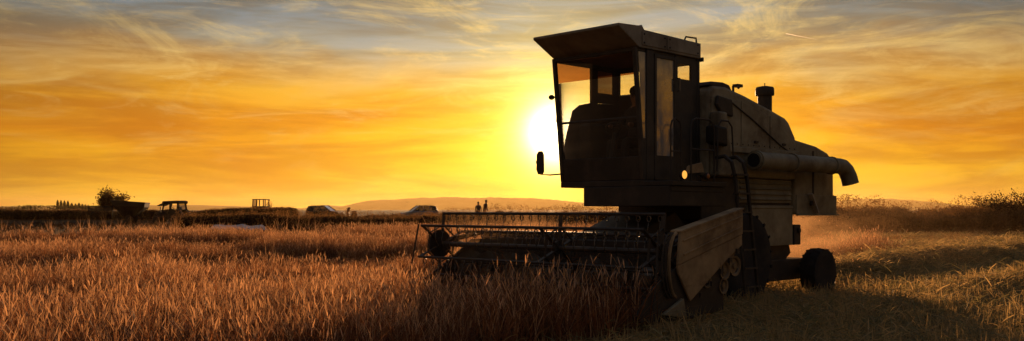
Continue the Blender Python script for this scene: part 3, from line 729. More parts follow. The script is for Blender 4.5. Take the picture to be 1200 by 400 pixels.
def blades(n, rad, h0, h1, w, bend, lean, k=4, rng=RNG):
    az = rng.uniform(0, 2*np.pi, n); r = rad*np.sqrt(rng.uniform(0, 1, n)); a0 = rng.uniform(0, 2*np.pi, n)
    base = np.stack([r*np.cos(a0), r*np.sin(a0), np.zeros(n)], 1)
    H = rng.uniform(h0, h1, n); t = np.linspace(0, 1, k)[None]
    le = np.abs(rng.normal(0, lean, n))[:, None]; be = np.abs(rng.normal(0, bend, n))[:, None]
    d = (le*t+be*t**2.4)*H[:, None]
    z = H[:, None]*t*(1-.25*be*t**2)
    P = np.stack([base[:, None, 0]+d*np.cos(az)[:, None], base[:, None, 1]+d*np.sin(az)[:, None], z+0*t], -1)
    W = w*rng.uniform(.6, 1.3, n)[:, None]*(1-.85*t**1.8)*np.where(t < .05, .7, 1)
    sa = az+np.pi/2+rng.normal(0, .5, n)
    S = np.stack([np.cos(sa), np.sin(sa), np.zeros(n)], 1)
    return strips(P, W, S)
def join(parts):
    V = []; Fq = []; mi = []; o = 0
    for j, (v, f) in enumerate(parts):
        V.append(v); Fq.append(f+o); mi += [j]*len(f); o += len(v)
    return np.concatenate(V), np.concatenate(Fq), mi
def leafquads(C, size, rng=RNG, asp=.55):
    n = len(C); a = unit(rng.normal(size=(n, 3))); b = unit(np.cross(a, unit(rng.normal(size=(n, 3)))))
    s = size*rng.uniform(.6, 1.4, (n, 1)); a = a*s/2; b = b*s*asp/2
    V = np.stack([C-a, C+b*.9+a*.1, C+a, C-b*.9+a*.1], 1).reshape(-1, 3)
    return V, np.arange(4*n).reshape(-1, 4)

def source_coll(name, meshes):
    c = bpy.data.collections.new(name)
    for i, me in enumerate(meshes):
        o = bpy.data.objects.new('%s_%02d' % (name, i), me); c.objects.link(o)
    return c
def scatter(name, pts, rot, scl, coll, nvar, label, cat, xyscale=None):
    n = len(pts)
    me = bpy.data.meshes.new(name); me.vertices.add(n); me.vertices.foreach_set('co', np.asarray(pts, np.float32).ravel())
    def attr(nm, typ, dt, arr, key):
        a = me.attributes.new(nm, typ, 'POINT'); a.data.foreach_set(key, np.asarray(arr, dt).ravel())
    attr('rot', 'FLOAT_VECTOR', np.float32, rot, 'vector')
    sc3 = np.stack([scl*(1 if xyscale is None else xyscale)]*2+[scl], 1)
    attr('scl', 'FLOAT_VECTOR', np.float32, sc3, 'vector')
    attr('idx', 'INT', np.int32, RNG.integers(0, nvar, n), 'value')
    me.update()
    o = link(name, me); tag(o, label, cat, kind='stuff')
    t = bpy.data.node_groups.new(name+'_nodes', 'GeometryNodeTree')
    t.interface.new_socket('Geometry', in_out='INPUT', socket_type='NodeSocketGeometry')
    t.interface.new_socket('Geometry', in_out='OUTPUT', socket_type='NodeSocketGeometry')
    N = NT(t); gi = N.n('NodeGroupInput'); go = N.n('NodeGroupOutput')
    ci = N.n('GeometryNodeCollectionInfo'); ci.inputs[0].default_value = coll; ci.inputs[1].default_value = True; ci.inputs[2].default_value = True
    ip = N.n('GeometryNodeInstanceOnPoints')
    def na(nm, dt):
        nd = N.n('GeometryNodeInputNamedAttribute', data_type=dt); nd.inputs[0].default_value = nm; return nd.outputs[0]
    N.link(gi.outputs[0], ip.inputs['Points']); N.link(ci.outputs[0], ip.inputs['Instance'])
    ip.inputs['Pick Instance'].default_value = True
    N.link(na('idx', 'INT'), ip.inputs['Instance Index'])
    N.link(na('rot', 'FLOAT_VECTOR'), ip.inputs['Rotation']); N.link(na('scl', 'FLOAT_VECTOR'), ip.inputs['Scale'])
    N.link(ip.outputs[0], go.inputs[0])
    o.modifiers.new('scatter', 'NODES').node_group = t
    return o

M_CROP = mat('ripe_crop_leaf', (.265, .12, .057), .6, 0, .3, 3.0, transl=.62, obj_var=.6, spec=.3)  # leaf colour kept low to stand in for shade between the tips
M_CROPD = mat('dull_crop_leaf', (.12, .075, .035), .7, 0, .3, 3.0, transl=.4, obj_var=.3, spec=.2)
M_HEAD = mat('grain_head', (.66, .41, .24), .7, 0, .2, 6, transl=.5, obj_var=.5, spec=.2)  # pale grain heads, brightened further to stand in for sunlit tips
M_STRAW = mat('cut_straw', (.52, .40, .20), .65, 0, .3, 3.0, transl=.55, obj_var=.3, spec=.3)
M_STRAWG = mat('greenish_straw', (.27, .25, .12), .7, 0, .3, 3.0, transl=.45, obj_var=.3, spec=.3)

crop_src = []
for i in range(10):
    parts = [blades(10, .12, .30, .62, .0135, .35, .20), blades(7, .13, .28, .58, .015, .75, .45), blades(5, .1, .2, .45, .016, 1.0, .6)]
    hv, hf = blades(3, .09, .5, .72, .009, .3, .16)
    n = 4; tip = np.stack([RNG.normal(0, .1, n), RNG.normal(0, .1, n), RNG.uniform(.38, .64, n)], 1)
    az = RNG.uniform(0, 6.28, n); t = np.linspace(0, 1, 3)[None]
    P = np.stack([tip[:, None, 0]+.06*t*np.cos(az)[:, None], tip[:, None, 1]+.06*t*np.sin(az)[:, None], tip[:, None, 2]+.11*t-.03*t**2], -1)
    W = np.broadcast_to(.011*np.array([.5, 1, .25])[None], (n, 3)); S = np.stack([-np.sin(az), np.cos(az), 0*az], 1)
    V, Fq, mi = join(parts+[(hv, hf), strips(P, W, S)])
    mi = [(0, 0, 1, 2, 2)[j] for j in mi]  # tall blades share the bright head colour as painted highlights
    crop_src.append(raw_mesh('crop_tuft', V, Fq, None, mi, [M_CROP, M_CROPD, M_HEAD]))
CROP = source_coll('crop_tufts', crop_src)

def field_points(dens, y0, y1, spread, xa=3.0, side=0):
    A = 0.5*(y1-y0)*2*(spread*(y0+y1)/1+2*xa); n = int(dens*A*1.0)
    y = np.sqrt(RNG.uniform(y0*y0, y1*y1, n)); x = RNG.uniform(-1, 1, n)*(spread*y+xa)
    return x, y
def crop_ok(x, y):
    u, v = uv(x, y)
    edge = 2.38+.25*(vnoise(x, y, 1.1, 8)-.5)
    ok = (v < edge) & ~((u < 1.78) & (v > -2.05)) & ~((u < 1.5) & (v > -2.3))
    ok &= ~((v < -1.9) & (u < -3) & (x > 6+.18*y))              # cut land behind the machine
    far = 43+3*vnoise(x, y, 5, 3)+8*sstep(x, -22, -10)+8*sstep(x, -12, -4)
    return ok & (y < far)
# patches where the crop has gone down, lowered to throw dark shadow patches
LODGED = [(-5.0, 11.6, 1.9, .9, .62), (-2.3, 9.6, 1.3, .7, .55), (-7.2, 20.5, 1.5, .9, .6), (-5.6, 24.5, 1.3, 1.0, .6), (-13.0, 21.0, 2.2, 1.0, .6),
          (-9.5, 15.5, 1.5, .8, .5), (-2.8, 17.0, 1.5, .8, .55), (-3.5, 29, 2.0, 1.2, .6), (-12, 31, 3.0, 1.4, .6), (-4.2, 7.6, .9, .5, .5), (-18, 27, 2.5, 1.2, .6)]
ps = []; ss = []
for dens, y0, y1, s in ((42, 5.0, 14, 1.0), (32, 14, 24, 1.05), (20, 24, 42, 1.2), (12, 42, 66, 1.4)):
    x, y = field_points(dens, y0, y1, .60); k = crop_ok(x, y); x, y = x[k], y[k]
    hn = vnoise(x, y, 2.2, 6)*.5+vnoise(x, y*1.3, 6.0, 7)*.5
    h = .26+.84*sstep(hn, .36, .68)
    for x0, y0, rx, ry, dp in LODGED: h = h*(1-dp*np.exp(-((x-x0)/rx)**2-((y-y0)/ry)**2))
    u_, v_ = uv(x, y); h = np.maximum(h, .86*sstep(v_, -5, -2.5)*sstep(u_, 0, 1.2))*(1+.17*sstep(v_, -4.5, -2)*sstep(u_, .5, 1.6))
    h *= RNG.uniform(.82, 1.15, len(x))
    ps.append(np.stack([x, y, gz(x, y)-.01], 1)); ss.append((h, s*np.ones(len(x))))
pts = np.concatenate(ps); hs = np.concatenate([a for a, _ in ss]); xs_ = np.concatenate([b for _, b in ss])
n = len(pts)
rot = np.stack([RNG.normal(0, .08, n), RNG.normal(0, .08, n), RNG.uniform(0, 6.283, n)], 1)
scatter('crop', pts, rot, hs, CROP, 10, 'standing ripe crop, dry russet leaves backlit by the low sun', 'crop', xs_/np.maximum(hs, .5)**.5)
print('crop tufts', n)

# stray tall stalks standing above the crop
def stalk_mesh(seed):
    rng = np.random.default_rng(seed)
    V1 = blades(2, .03, .8, 1.15, .009, .3, .12, 5, rng); V2 = blades(5, .04, .4, .8, .014, .9, .3, 4, rng)
    V, Fq, mi = join([V1, V2]); return raw_mesh('tall_stalk', V, Fq, M_HEAD)
STK = source_coll('tall_stalks', [stalk_mesh(i) for i in range(5)])
x, y = field_points(.12, 12, 70, .58); k = crop_ok(x, y); x, y = x[k], y[k]
x2 = RNG.uniform(-45, 6, 260); y2 = RNG.uniform(53, 71, 260); x = np.concatenate([x, x2]); y = np.concatenate([y, y2])
n = len(x); scatter('tall_stalks', np.stack([x, y, gz(x, y)], 1), np.stack([RNG.normal(0, .12, n), RNG.normal(0, .12, n), RNG.uniform(0, 6.28, n)], 1),
        RNG.uniform(.75, 1.15, n)*np.where(y > 51, 1.1, .8), STK, 5, 'stray pale stalks standing taller than the crop', 'weeds')

# cut straw
straw_src = []
for i in range(8):
    n = 46; c = np.stack([RNG.normal(0, .16, n), RNG.normal(0, .16, n), np.abs(RNG.normal(.05, .05, n))], 1)
    az = RNG.uniform(0, 6.28, n); L = RNG.uniform(.10, .26, n); el = RNG.normal(.1, .38, n); t = np.linspace(-.5, .5, 4)[None]
    cur = RNG.normal(0, .12, n)[:, None]
    dx = L[:, None]*t
    P = np.stack([c[:, None, 0]+dx*np.cos(az)[:, None]-cur*dx**2*6*np.sin(az)[:, None], c[:, None, 1]+dx*np.sin(az)[:, None]+cur*dx**2*6*np.cos(az)[:, None],
                  c[:, None, 2]+dx*np.sin(el)[:, None]+.02*(1-4*t**2)], -1)
    W = np.broadcast_to(np.array([.6, 1, 1, .5])[None]*.0085, (n, 4))*RNG.uniform(.6, 1.5, (n, 1))
    ra = RNG.uniform(0, 6.28, n); S = np.stack([-np.sin(az)*np.cos(ra), np.cos(az)*np.cos(ra), np.sin(ra)], 1)
    V, Fq = strips(P, W, S); mi = (RNG.uniform(0, 1, n) < .4).astype(int).repeat(3)
    straw_src.append(raw_mesh('straw_clump', V, Fq, None, mi, [M_STRAW, M_STRAWG]))
STRAW = source_coll('straw_clumps', straw_src)
ps = []; sc_ = []
for dens, y0, y1, s in ((90, 5, 16, 1.0), (55, 16, 28, 1.1), (26, 28, 50, 1.35)):
    x, y = field_points(dens, y0, y1, .60); k = (~crop_ok(x, y)) & (x > -4); x, y = x[k], y[k]
    w = windrow(x, y); keep = RNG.uniform(0, 1, len(x)) < .55+3*w; x, y, w = x[keep], y[keep], w[keep]
    ps.append(np.stack([x, y, gz(x, y)-.01], 1)); sc_.append(s*RNG.uniform(.7, 1.2, len(x))*(1+.15*np.minimum(w, .4)))
pts = np.concatenate(ps); sc_ = np.concatenate(sc_); n = len(pts)
scatter('straw', pts, np.stack([RNG.normal(0, .17, n), RNG.normal(0, .17, n), RNG.uniform(0, 6.28, n)], 1), sc_, STRAW, 8, 'loose cut straw lying in windrows on the stubble', 'straw')
print('straw', n)
# short stubble in the cut land
stub_src = []
for i in range(4):
    V, Fq = blades(14, .12, .09, .26, .010, .2, .25); stub_src.append(raw_mesh('stubble_tuft', V, Fq, M_STRAW))
STUB = source_coll('stubble_tufts', stub_src)
ps = []; sc_ = []
for dens, y0, y1 in ((26, 5, 18), (12, 18, 32), (8, 32, 52)):
    x, y = field_points(dens, y0, y1, .6); k = (~crop_ok(x, y)) & (x > -4); x, y = x[k], y[k]
    ps.append(np.stack([x, y, gz(x, y)-.01], 1)); sc_.append(RNG.uniform(.7, 1.5, len(x)))
pts = np.concatenate(ps); sc_ = np.concatenate(sc_); n = len(pts)
scatter('stubble', pts, np.stack([RNG.normal(0, .15, n), RNG.normal(0, .15, n), RNG.uniform(0, 6.28, n)], 1), sc_, STUB, 4, 'short cut stubble between the straw windrows', 'stubble')

# ------------------------------------------------------------------ weeds along the field edge
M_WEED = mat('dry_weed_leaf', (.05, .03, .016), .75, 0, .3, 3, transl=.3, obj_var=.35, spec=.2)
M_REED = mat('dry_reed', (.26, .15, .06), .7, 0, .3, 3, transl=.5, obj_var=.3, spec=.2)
def weed_mesh(seed, h, bushy):
    rng = np.random.default_rng(seed)
    st = blades(16 if bushy else 12, .28, h*.6, h*1.05, .022, .22, .12, 4, rng)
    n = 260 if bushy else 120
    zz = rng.uniform(.08, 1.0, n)**(.9); C = np.stack([rng.normal(0, .26, n)*(1.15-.55*zz), rng.normal(0, .26, n)*(1.15-.55*zz), zz*h*(.85+.2*rng.uniform(size=n))], 1)
    lf = leafquads(C, .15 if bushy else .10, rng, .5)
    parts = [st, lf]
    m = 24 if bushy else 34
    zt = rng.uniform(.7, 1.12, m)*h; C2 = np.stack([rng.normal(0, .22, m), rng.normal(0, .22, m), zt], 1)
    parts.append(leafquads(C2, .10, rng, .35))
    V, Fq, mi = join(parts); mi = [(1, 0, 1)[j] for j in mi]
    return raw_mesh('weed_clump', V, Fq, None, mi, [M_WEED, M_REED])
def reed_mesh(seed, h):
    rng = np.random.default_rng(seed)
    V1 = blades(9, .2, h*.7, h*1.1, .018, .25, .10, 5, rng); V2 = blades(16, .22, h*.3, h*.8, .03, .7, .25, 4, rng)
    n = 26; C = np.stack([rng.normal(0, .2, n), rng.normal(0, .2, n), rng.uniform(.85, 1.12, n)*h], 1)
    V3 = leafquads(C, .12, rng, .3)
    V, Fq, mi = join([V1, V2, V3]); return raw_mesh('reed_clump', V, Fq, M_REED)
M_BROWNWEED = mat('brown_weed_leaf', (.15, .095, .05), .75, 0, .3, 3, transl=.45, obj_var=.35, spec=.2)
def brown_copy(me):
    c = me.copy(); c.materials[0] = M_BROWNWEED; return c
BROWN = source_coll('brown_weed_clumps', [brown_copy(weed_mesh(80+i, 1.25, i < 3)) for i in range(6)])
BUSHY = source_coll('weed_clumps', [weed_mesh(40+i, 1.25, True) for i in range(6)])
REEDS = source_coll('reed_clumps', [reed_mesh(60+i, 1.5) for i in range(5)])
def band(n, xf, yf, hf, coll, nv, name, label):
    t = RNG.uniform(0, 1, n); x = xf(t); y = yf(t, x); h = hf(x)*(.80+.36*vnoise(x, y*.5, 2.6, 31))
    scatter(name, np.stack([x, y, gz(x, y)-.03], 1), np.stack([RNG.normal(0, .06, n), RNG.normal(0, .06, n), RNG.uniform(0, 6.28, n)], 1), h*RNG.uniform(.75, 1.12, n), coll, nv, label, 'weeds')
# left: dark tall band beyond the crop
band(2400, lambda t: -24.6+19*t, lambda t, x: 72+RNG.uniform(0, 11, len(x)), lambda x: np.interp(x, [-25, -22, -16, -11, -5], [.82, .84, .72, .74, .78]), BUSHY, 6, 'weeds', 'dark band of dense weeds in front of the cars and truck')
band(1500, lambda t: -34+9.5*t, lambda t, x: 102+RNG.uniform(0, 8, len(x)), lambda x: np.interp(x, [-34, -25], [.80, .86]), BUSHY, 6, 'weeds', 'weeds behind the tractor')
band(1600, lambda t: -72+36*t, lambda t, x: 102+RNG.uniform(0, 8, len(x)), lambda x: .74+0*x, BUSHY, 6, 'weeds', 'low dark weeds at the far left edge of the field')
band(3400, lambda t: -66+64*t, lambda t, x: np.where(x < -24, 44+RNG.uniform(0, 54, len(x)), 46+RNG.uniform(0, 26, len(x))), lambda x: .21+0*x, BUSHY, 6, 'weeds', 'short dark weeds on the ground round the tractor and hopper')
band(300, lambda t: -27+23*t, lambda t, x: 74+RNG.uniform(0, 8, len(x)), lambda x: np.interp(x, [-27, -22, -8, -3], [.86, .92, .86, .9]), REEDS, 5, 'reeds', 'dry reed tops standing above the dark weeds')
band(70, lambda t: -27+23*t, lambda t, x: 73+RNG.uniform(0, 5, len(x)), lambda x: 1.28+0*x, STK, 5, 'tall_stalks', 'tallest thin stems poking out of the dark weeds')
# centre: lighter, thinner, lit from behind
band(460, lambda t: -7+20*t, lambda t, x: 71+RNG.uniform(0, 12, len(x)), lambda x: .80+0*x, REEDS, 5, 'reeds', 'thin orange backlit reeds beyond the reel')
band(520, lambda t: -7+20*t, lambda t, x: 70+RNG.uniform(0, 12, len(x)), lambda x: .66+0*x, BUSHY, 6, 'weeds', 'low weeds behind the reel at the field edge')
# right: brown tall weeds closer by
band(2000, lambda t: 12+40*t, lambda t, x: 62+RNG.uniform(0, 9, len(x)), lambda x: np.interp(x, [12, 22, 30, 50], [1.2, 1.34, 1.18, 1.28]), BROWN, 6, 'weeds', 'tall brown weeds behind the cut land on the right')
band(330, lambda t: 12+40*t, lambda t, x: 63+RNG.uniform(0, 8, len(x)), lambda x: np.interp(x, [12, 22, 30, 50], [1.38, 1.5, 1.4, 1.4]), REEDS, 5, 'reeds', 'dry grass plumes above the brown weeds on the right')
band(200, lambda t: 11+6*t, lambda t, x: 33+RNG.uniform(0, 6, len(x)), lambda x: .34+0*x, REEDS, 5, 'reeds', 'low orange grass patch behind the rear wheel')
band(1500, lambda t: 11+30*t, lambda t, x: 44+RNG.uniform(0, 18, len(x)), lambda x: .27+0*x, BROWN, 6, 'weeds', 'short brown growth at the foot of the tall weeds on the right')

# ------------------------------------------------------------------ trees and bushes
M_BARK = mat('bark', (.045, .032, .022), .9, 0, .3, 6)
M_LEAF = mat('autumn_leaf', (.10, .055, .02), .7, 0, .3, 2, transl=.45, obj_var=.2, spec=.2)
M_FARLEAF = mat('far_leaf', (.045, .04, .02), .8, 0, .3, .5, transl=.25, obj_var=.25, spec=.1)
def limbs(h, n, spread, seed, r0, fork=.15):
    rng = random.Random(seed); g = G(); tips = []
    g.tube([(0, 0, -.1), (.03*h, 0, h*fork*.6), (.0, .02*h, h*fork)], r0, 7, r0*.8)
    for i in range(n):
        a = 2*math.pi*i/n+rng.uniform(-.4, .4); L = h*rng.uniform(.55, .95)*(1-fork); out = spread*rng.uniform(.45, 1)
        pts = []
        for k in range(5):
            t = k/4; pts.append((out*t**.8*math.cos(a)+rng.uniform(-.03, .03)*h*t, out*t**.8*math.sin(a)+rng.uniform(-.03, .03)*h*t, h*fork*.8+L*t*(1-.12*t)))
        g.tube(pts, r0*.5, 5, r0*.08); tips += pts[2:]
        for j in range(3):
            b = Vector(pts[2+j//2]); e = b+Vector((rng.uniform(-1, 1)*spread*.4, rng.uniform(-1, 1)*spread*.4, rng.uniform(.05, .3)*h))
            g.tube([b, (b+e)/2+Vector((0, 0, .02*h)), e], r0*.2, 4, r0*.04); tips += [tuple((b+e)/2), tuple(e)]
    return g, tips
def leafy(name, loc, h, spread, seed, nleaf, lsize, label, cat, m, nl=9, blob=.3, r0=.07, fork=.15, group=None, squash=1.):
    root = empty(name, loc); tag(root, label, cat, group)
    g, tips = limbs(h, nl, spread, seed, r0, fork); obj('trunk' if cat == 'tree' else 'stems', g, M_BARK, root, True)
    rng = np.random.default_rng(seed); T = np.array(tips); k = rng.integers(0, len(T), nleaf)
    C = T[k]+rng.normal(0, blob, (nleaf, 3))*np.array([1, 1, .8*squash]); C[:, 2] = np.maximum(C[:, 2], .1)
    V, Fq = leafquads(C, lsize, rng, .6); link('crown' if cat == 'tree' else 'foliage', raw_mesh('crown', V, Fq, m), root)
    return root
Y = 108.; x = px(128, Y)
leafy('leafy_tree', (x, Y, float(gz(x, Y))-.05), 3.55, 1.75, 5, 5200, .20, 'small round tree with reddish leaves standing behind the hopper trailer', 'tree', M_LEAF, 12, .27, .10, .12)
Y = 66.; x = px(1180, Y)
leafy('round_bush', (x, Y, float(gz(x, Y))), 2.75, 2.1, 9, 6500, .13, 'rounded twiggy bush rising above the weeds at the right edge', 'bush', M_WEED, 18, .24, .04, .08)
Y = 111.; x = px(315.5, Y)
leafy('tall_weed_bush', (x, Y, float(gz(x, Y))), 2.35, .35, 13, 240, .12, 'tall thin leafy plant beside the flatbed truck cab', 'bush', M_LEAF, 5, .13, .03, .2)
# poplars far away: each its own tree
for i, (p, top, w) in enumerate(((67.5, 236.0, 3.0), (71.5, 236.2, 3), (75.5, 236.5, 3.2), (79.5, 236.8, 3), (84, 239.4, 4), (88.5, 240.2, 3.2), (92.5, 239.2, 3.4), (96.5, 240.4, 3.2), (100, 241.0, 3), (103.5, 241.6, 3))):
    Y = 900.+8*(i % 3); x = px(p, Y); h = 1.0+(246-top)*Y/1130+1; wd = w*Y/1130*.58
    root = empty('poplar_tree', (x, Y, .4))
    tag(root, 'slim poplar, number %s from the left in the far row of poplars' % ('one two three four five six seven eight nine ten'.split()[i]), 'tree', 'far row of poplars')
    obj('trunk', G().tube([(0, 0, 0), (0, 0, h*.5), (.1, 0, h*.95)], .18, 6, .04), M_BARK, root, True)
    rng = np.random.default_rng(100+i); n = 1100; t = rng.uniform(.08, 1, n); a = rng.uniform(0, 6.28, n); r = wd*np.sqrt(rng.uniform(0, 1, n))*(1-t**5)*np.minimum(1, t*5)
    C = np.stack([r*np.cos(a), r*np.sin(a), t*h], 1); V, Fq = leafquads(C, .9, rng, .6); link('crown', raw_mesh('crown', V, Fq, M_FARLEAF), root)
def far_clump(p0, p1, top, Y, seed, label, bump=.2):
    x0, x1 = px(p0, Y), px(p1, Y); w = (x1-x0)/2; h = .8+(246-top)*Y/1130
    root = empty('far_tree', ((x0+x1)/2, Y, .35)); tag(root, label, 'tree')
    g = G(); rng = np.random.default_rng(seed)
    for k in range(3): a = rng.uniform(-.5, .5)*w; g.tube([(a*.4, 0, 0), (a*.8, 0, h*.4), (a, 0, h*.8)], .2, 6, .05)
    obj('trunk', g, M_BARK, root, True)
    n = 1500; cs = rng.uniform(-1, 1, (9, 3))*np.array([.75*w, .6*w, .2*h])+np.array([0, 0, .52*h]); k = rng.integers(0, 9, n)
    d = unit(rng.normal(size=(n, 3)))*rng.uniform(.5, 1, (n, 1))**.5
    C = cs[k]+d*np.array([.38*w, .38*w, .32*h]); C[:, 2] = np.clip(C[:, 2], .2, None)
    env = 1-np.abs(C[:, 0]/w)**2.2; ok = C[:, 2] < h*np.clip(env, .25, 1); C = C[ok]
    V, Fq = leafquads(C, .16*h*.5, rng, .7); link('crown', raw_mesh('crown', V, Fq, M_FARLEAF), root)
far_clump(23, 47, 239.0, 480, 201, 'broad round dark tree on the far left horizon')
far_clump(-4, 10, 242.5, 520, 202, 'low rounded tree cut by the left edge of the picture')
far_clump(44, 66, 244.0, 520, 203, 'low spreading tree between the round tree and the poplars')
def tree_line():
    rng = np.random.default_rng(77); n = 9000; x = rng.uniform(-480, -215, n); y = 560+rng.uniform(-12, 12, n)
    hh = 1.3+2.3*vnoise(x, y*0, 16, 11)+.9*vnoise(x, y*0, 5, 12)
    z = .4+hh*rng.uniform(0, 1, n)**.8
    V, Fq = leafquads(np.stack([x, y, z], 1), .75, rng, .7); o = link('tree_line', raw_mesh('tree_line', V, Fq, M_FARLEAF)); tag(o, 'low far-off line of trees along the left horizon', 'trees', kind='stuff')
tree_line()

# ------------------------------------------------------------------ vehicles behind the weeds
M_CARDK = mat('dark_car_paint', (.03, .03, .034), .3, .3, .05, spec=.6)
M_CARPALE = mat('pale_car_paint', (.33, .34, .36), .3, .3, .05, spec=.6)
M_CARGLASS = glass_mat('car_glass', (.34, .31, .27), .03)
M_TRACTOR = mat('dark_tractor_paint', (.022, .012, .009), .6, 0, .3, 3)
M_RUST = mat('dark_rusty_steel', (.022, .014, .01), .8, 0, .3, 3)
def simple_wheel(parent, x, y, r, w):
    e = empty('wheel', (x, y, r)); e.parent = parent; h = w/2
    g = G(); g.lathe([(r*.6, -h), (r*.93, -h), (r, -h*.6), (r, h*.6), (r*.93, h), (r*.6, h)], (0, 0, 0), 'y', 20); obj('tyre', g, M_RUBBER, e, True)
    g = G(); g.lathe([(0, -h*.7), (r*.25, -h*.8), (r*.61, -h*.6), (r*.61, h*.6), (r*.25, h*.8), (0, h*.7)], (0, 0, 0), 'y', 16); obj('rim', g, M_STEEL, e, True)
def car(loc, rz, label, m, L=4.1, H=1.47, wagon=True):
    c = empty('parked_car', loc, rz); tag(c, label, 'car', None)
    hl = L/2; W = .84
    low = [(-hl, .32), (-hl-.03, .55), (-hl+.02, .88), (hl*.42, .92), (hl*.93, .76), (hl+.02, .6), (hl, .3)]
    obj('body', G().prism(low, 'y', -W, W), m, c, bevel=.07)
    # greenhouse, narrowing upwards
    a = [(-hl+.05, .87), (-hl+.32, H-.05), (-hl+.75, H), (hl*.05, H), (hl*.48, .90)]
    g = G(); n = len(a); ws = [W-.04, W-.17, W-.19, W-.19, W-.06]
    vs = [(p[0], -w, p[1]) for p, w in zip(a, ws)]+[(p[0], w, p[1]) for p, w in zip(a, ws)]
    # pillars and roof as beams and a slab
    roof = G(); roof.add([vs[1], vs[2], vs[3], vs[8], vs[7], vs[6]]+[(v[0], v[1]*.99, v[2]-.05) for v in (vs[1], vs[2], vs[3], vs[8], vs[7], vs[6])],
                         [(0,1,4,5), (1,2,3,4), (6,11,10,7), (7,10,9,8), (0,6,7,1), (1,7,8,2), (2,8,9,3), (3,9,10,4), (4,10,11,5), (5,11,6,0)])
    obj('roof', roof, m, c)
    g = G()
    for s in (0, n):
        for i, j in ((0, 1), (3, 4)): g.beam(vs[s+i], vs[s+j], .06, .08)
        for t in (.36, .66):
            x = -hl+.1+(L*.62)*t; yb = (W-.05)*(-1 if s == 0 else 1); yt = (W-.19)*(-1 if s == 0 else 1)
            g.beam((x-.03, yb, .89), (x, yt, H-.04), .05, .07)
    obj('pillars', g, m, c)
    for nm, idx in (('windscreen', (3, 4, 9, 8)), ('rear_window', (0, 1, 6, 5))):
        gg = G(); gg.add([(vs[i][0]*.995, vs[i][1]*.97, vs[i][2]) for i in idx], [(0, 1, 2, 3)]); obj(nm, gg, M_CARGLASS, c)
    for s in (0, n):
        gg = G(); gg.add([(vs[s+i][0], vs[s+i][1]*.985, vs[s+i][2]) for i in range(5)], [(0, 1, 2, 3, 4)]); obj('side_window', gg, M_CARGLASS, c)
    for s in (-1, 1):
        g = G(); g.ball((hl-.06, s*(W-.2), .66), .07, .15, .08, 10, 6); obj('headlight', g, mat('lamp_glass', (.5, .5, .48), .2), c, True)
        g = G(); g.ball((-hl+.03, s*(W-.13), .78), .05, .10, .12, 10, 6); obj('tail_light', g, mat('red_lamp', (.25, .02, .015), .3), c, True)
        g = G(); g.ball((hl*.36, s*(W+.09), .98), .05, .09, .06, 8, 6); obj('door_mirror', g, m, c, True)
        for x in (-hl*.62, hl*.62): simple_wheel(c, x, s*(W-.1), .31, .2)
    for s in (-1, 1): obj('roof_rail', G().tube([(-hl+.45, s*.55, H+.0), (-hl+.5, s*.55, H+.05), (.1, s*.55, H+.05), (.2, s*.55, H-.01)], .015, 5), M_BLACK, c)
    for x in (-.6, .17): obj('seat', G().box(x-.09, x+.09, -.55, .55, .6, 1.1), M_BLACK, c, bevel=.05)
    return c
Y = 106.; x = px(381, Y); car((x, Y, float(gz(x, Y))-.02), R(-14), 'dark estate car behind the weeds, facing right', M_CARDK, 3.9, 1.46)
Y = 104.; x = px(491, Y); car((x, Y, float(gz(x, Y))-.02), R(180+22), 'pale estate car behind the weeds, left of the two people', M_CARPALE, 3.9, 1.50)
# scooter between the cars
Y = 103.; x = px(412, Y); s = empty('motor_scooter', (x, Y, float(gz(x, Y))), R(160)); tag(s, 'small dark scooter half hidden in the weeds between the two cars', 'scooter')
g = G(); g.prism([(-.55, .35), (-.62, .62), (-.5, .78), (-.1, .72), (.02, .4), (.3, .35), (.42, .8), (.5, .82), (.52, .35), (.3, .25), (-.3, .25)], 'y', -.16, .16); obj('fairing', g, M_CARDK, s, bevel=.05)
g = G(); g.ball((-.3, 0, .84), .32, .15, .09, 12, 6); obj('seat', g, M_BLACK, s, True)
g = G(); g.prism([(.40, .8), (.52, .82), (.34, 1.28), (.30, 1.28)], 'y', -.2, .2); obj('screen', g, M_CARDK, s, bevel=.02)
g = G(); g.tube([(.36, -.34, 1.06), (.42, -.1, 1.0), (.42, .1, 1.0), (.36, .34, 1.06)], .02, 6); g.ball((.36, .36, 1.2), .06, .04, .05, 8, 6); g.ball((.36, -.36, 1.2), .06, .04, .05, 8, 6); obj('handlebar', g, M_BLACK, s, True)
simple_wheel(s, .55, 0, .23, .1); simple_wheel(s, -.45, 0, .23, .1)

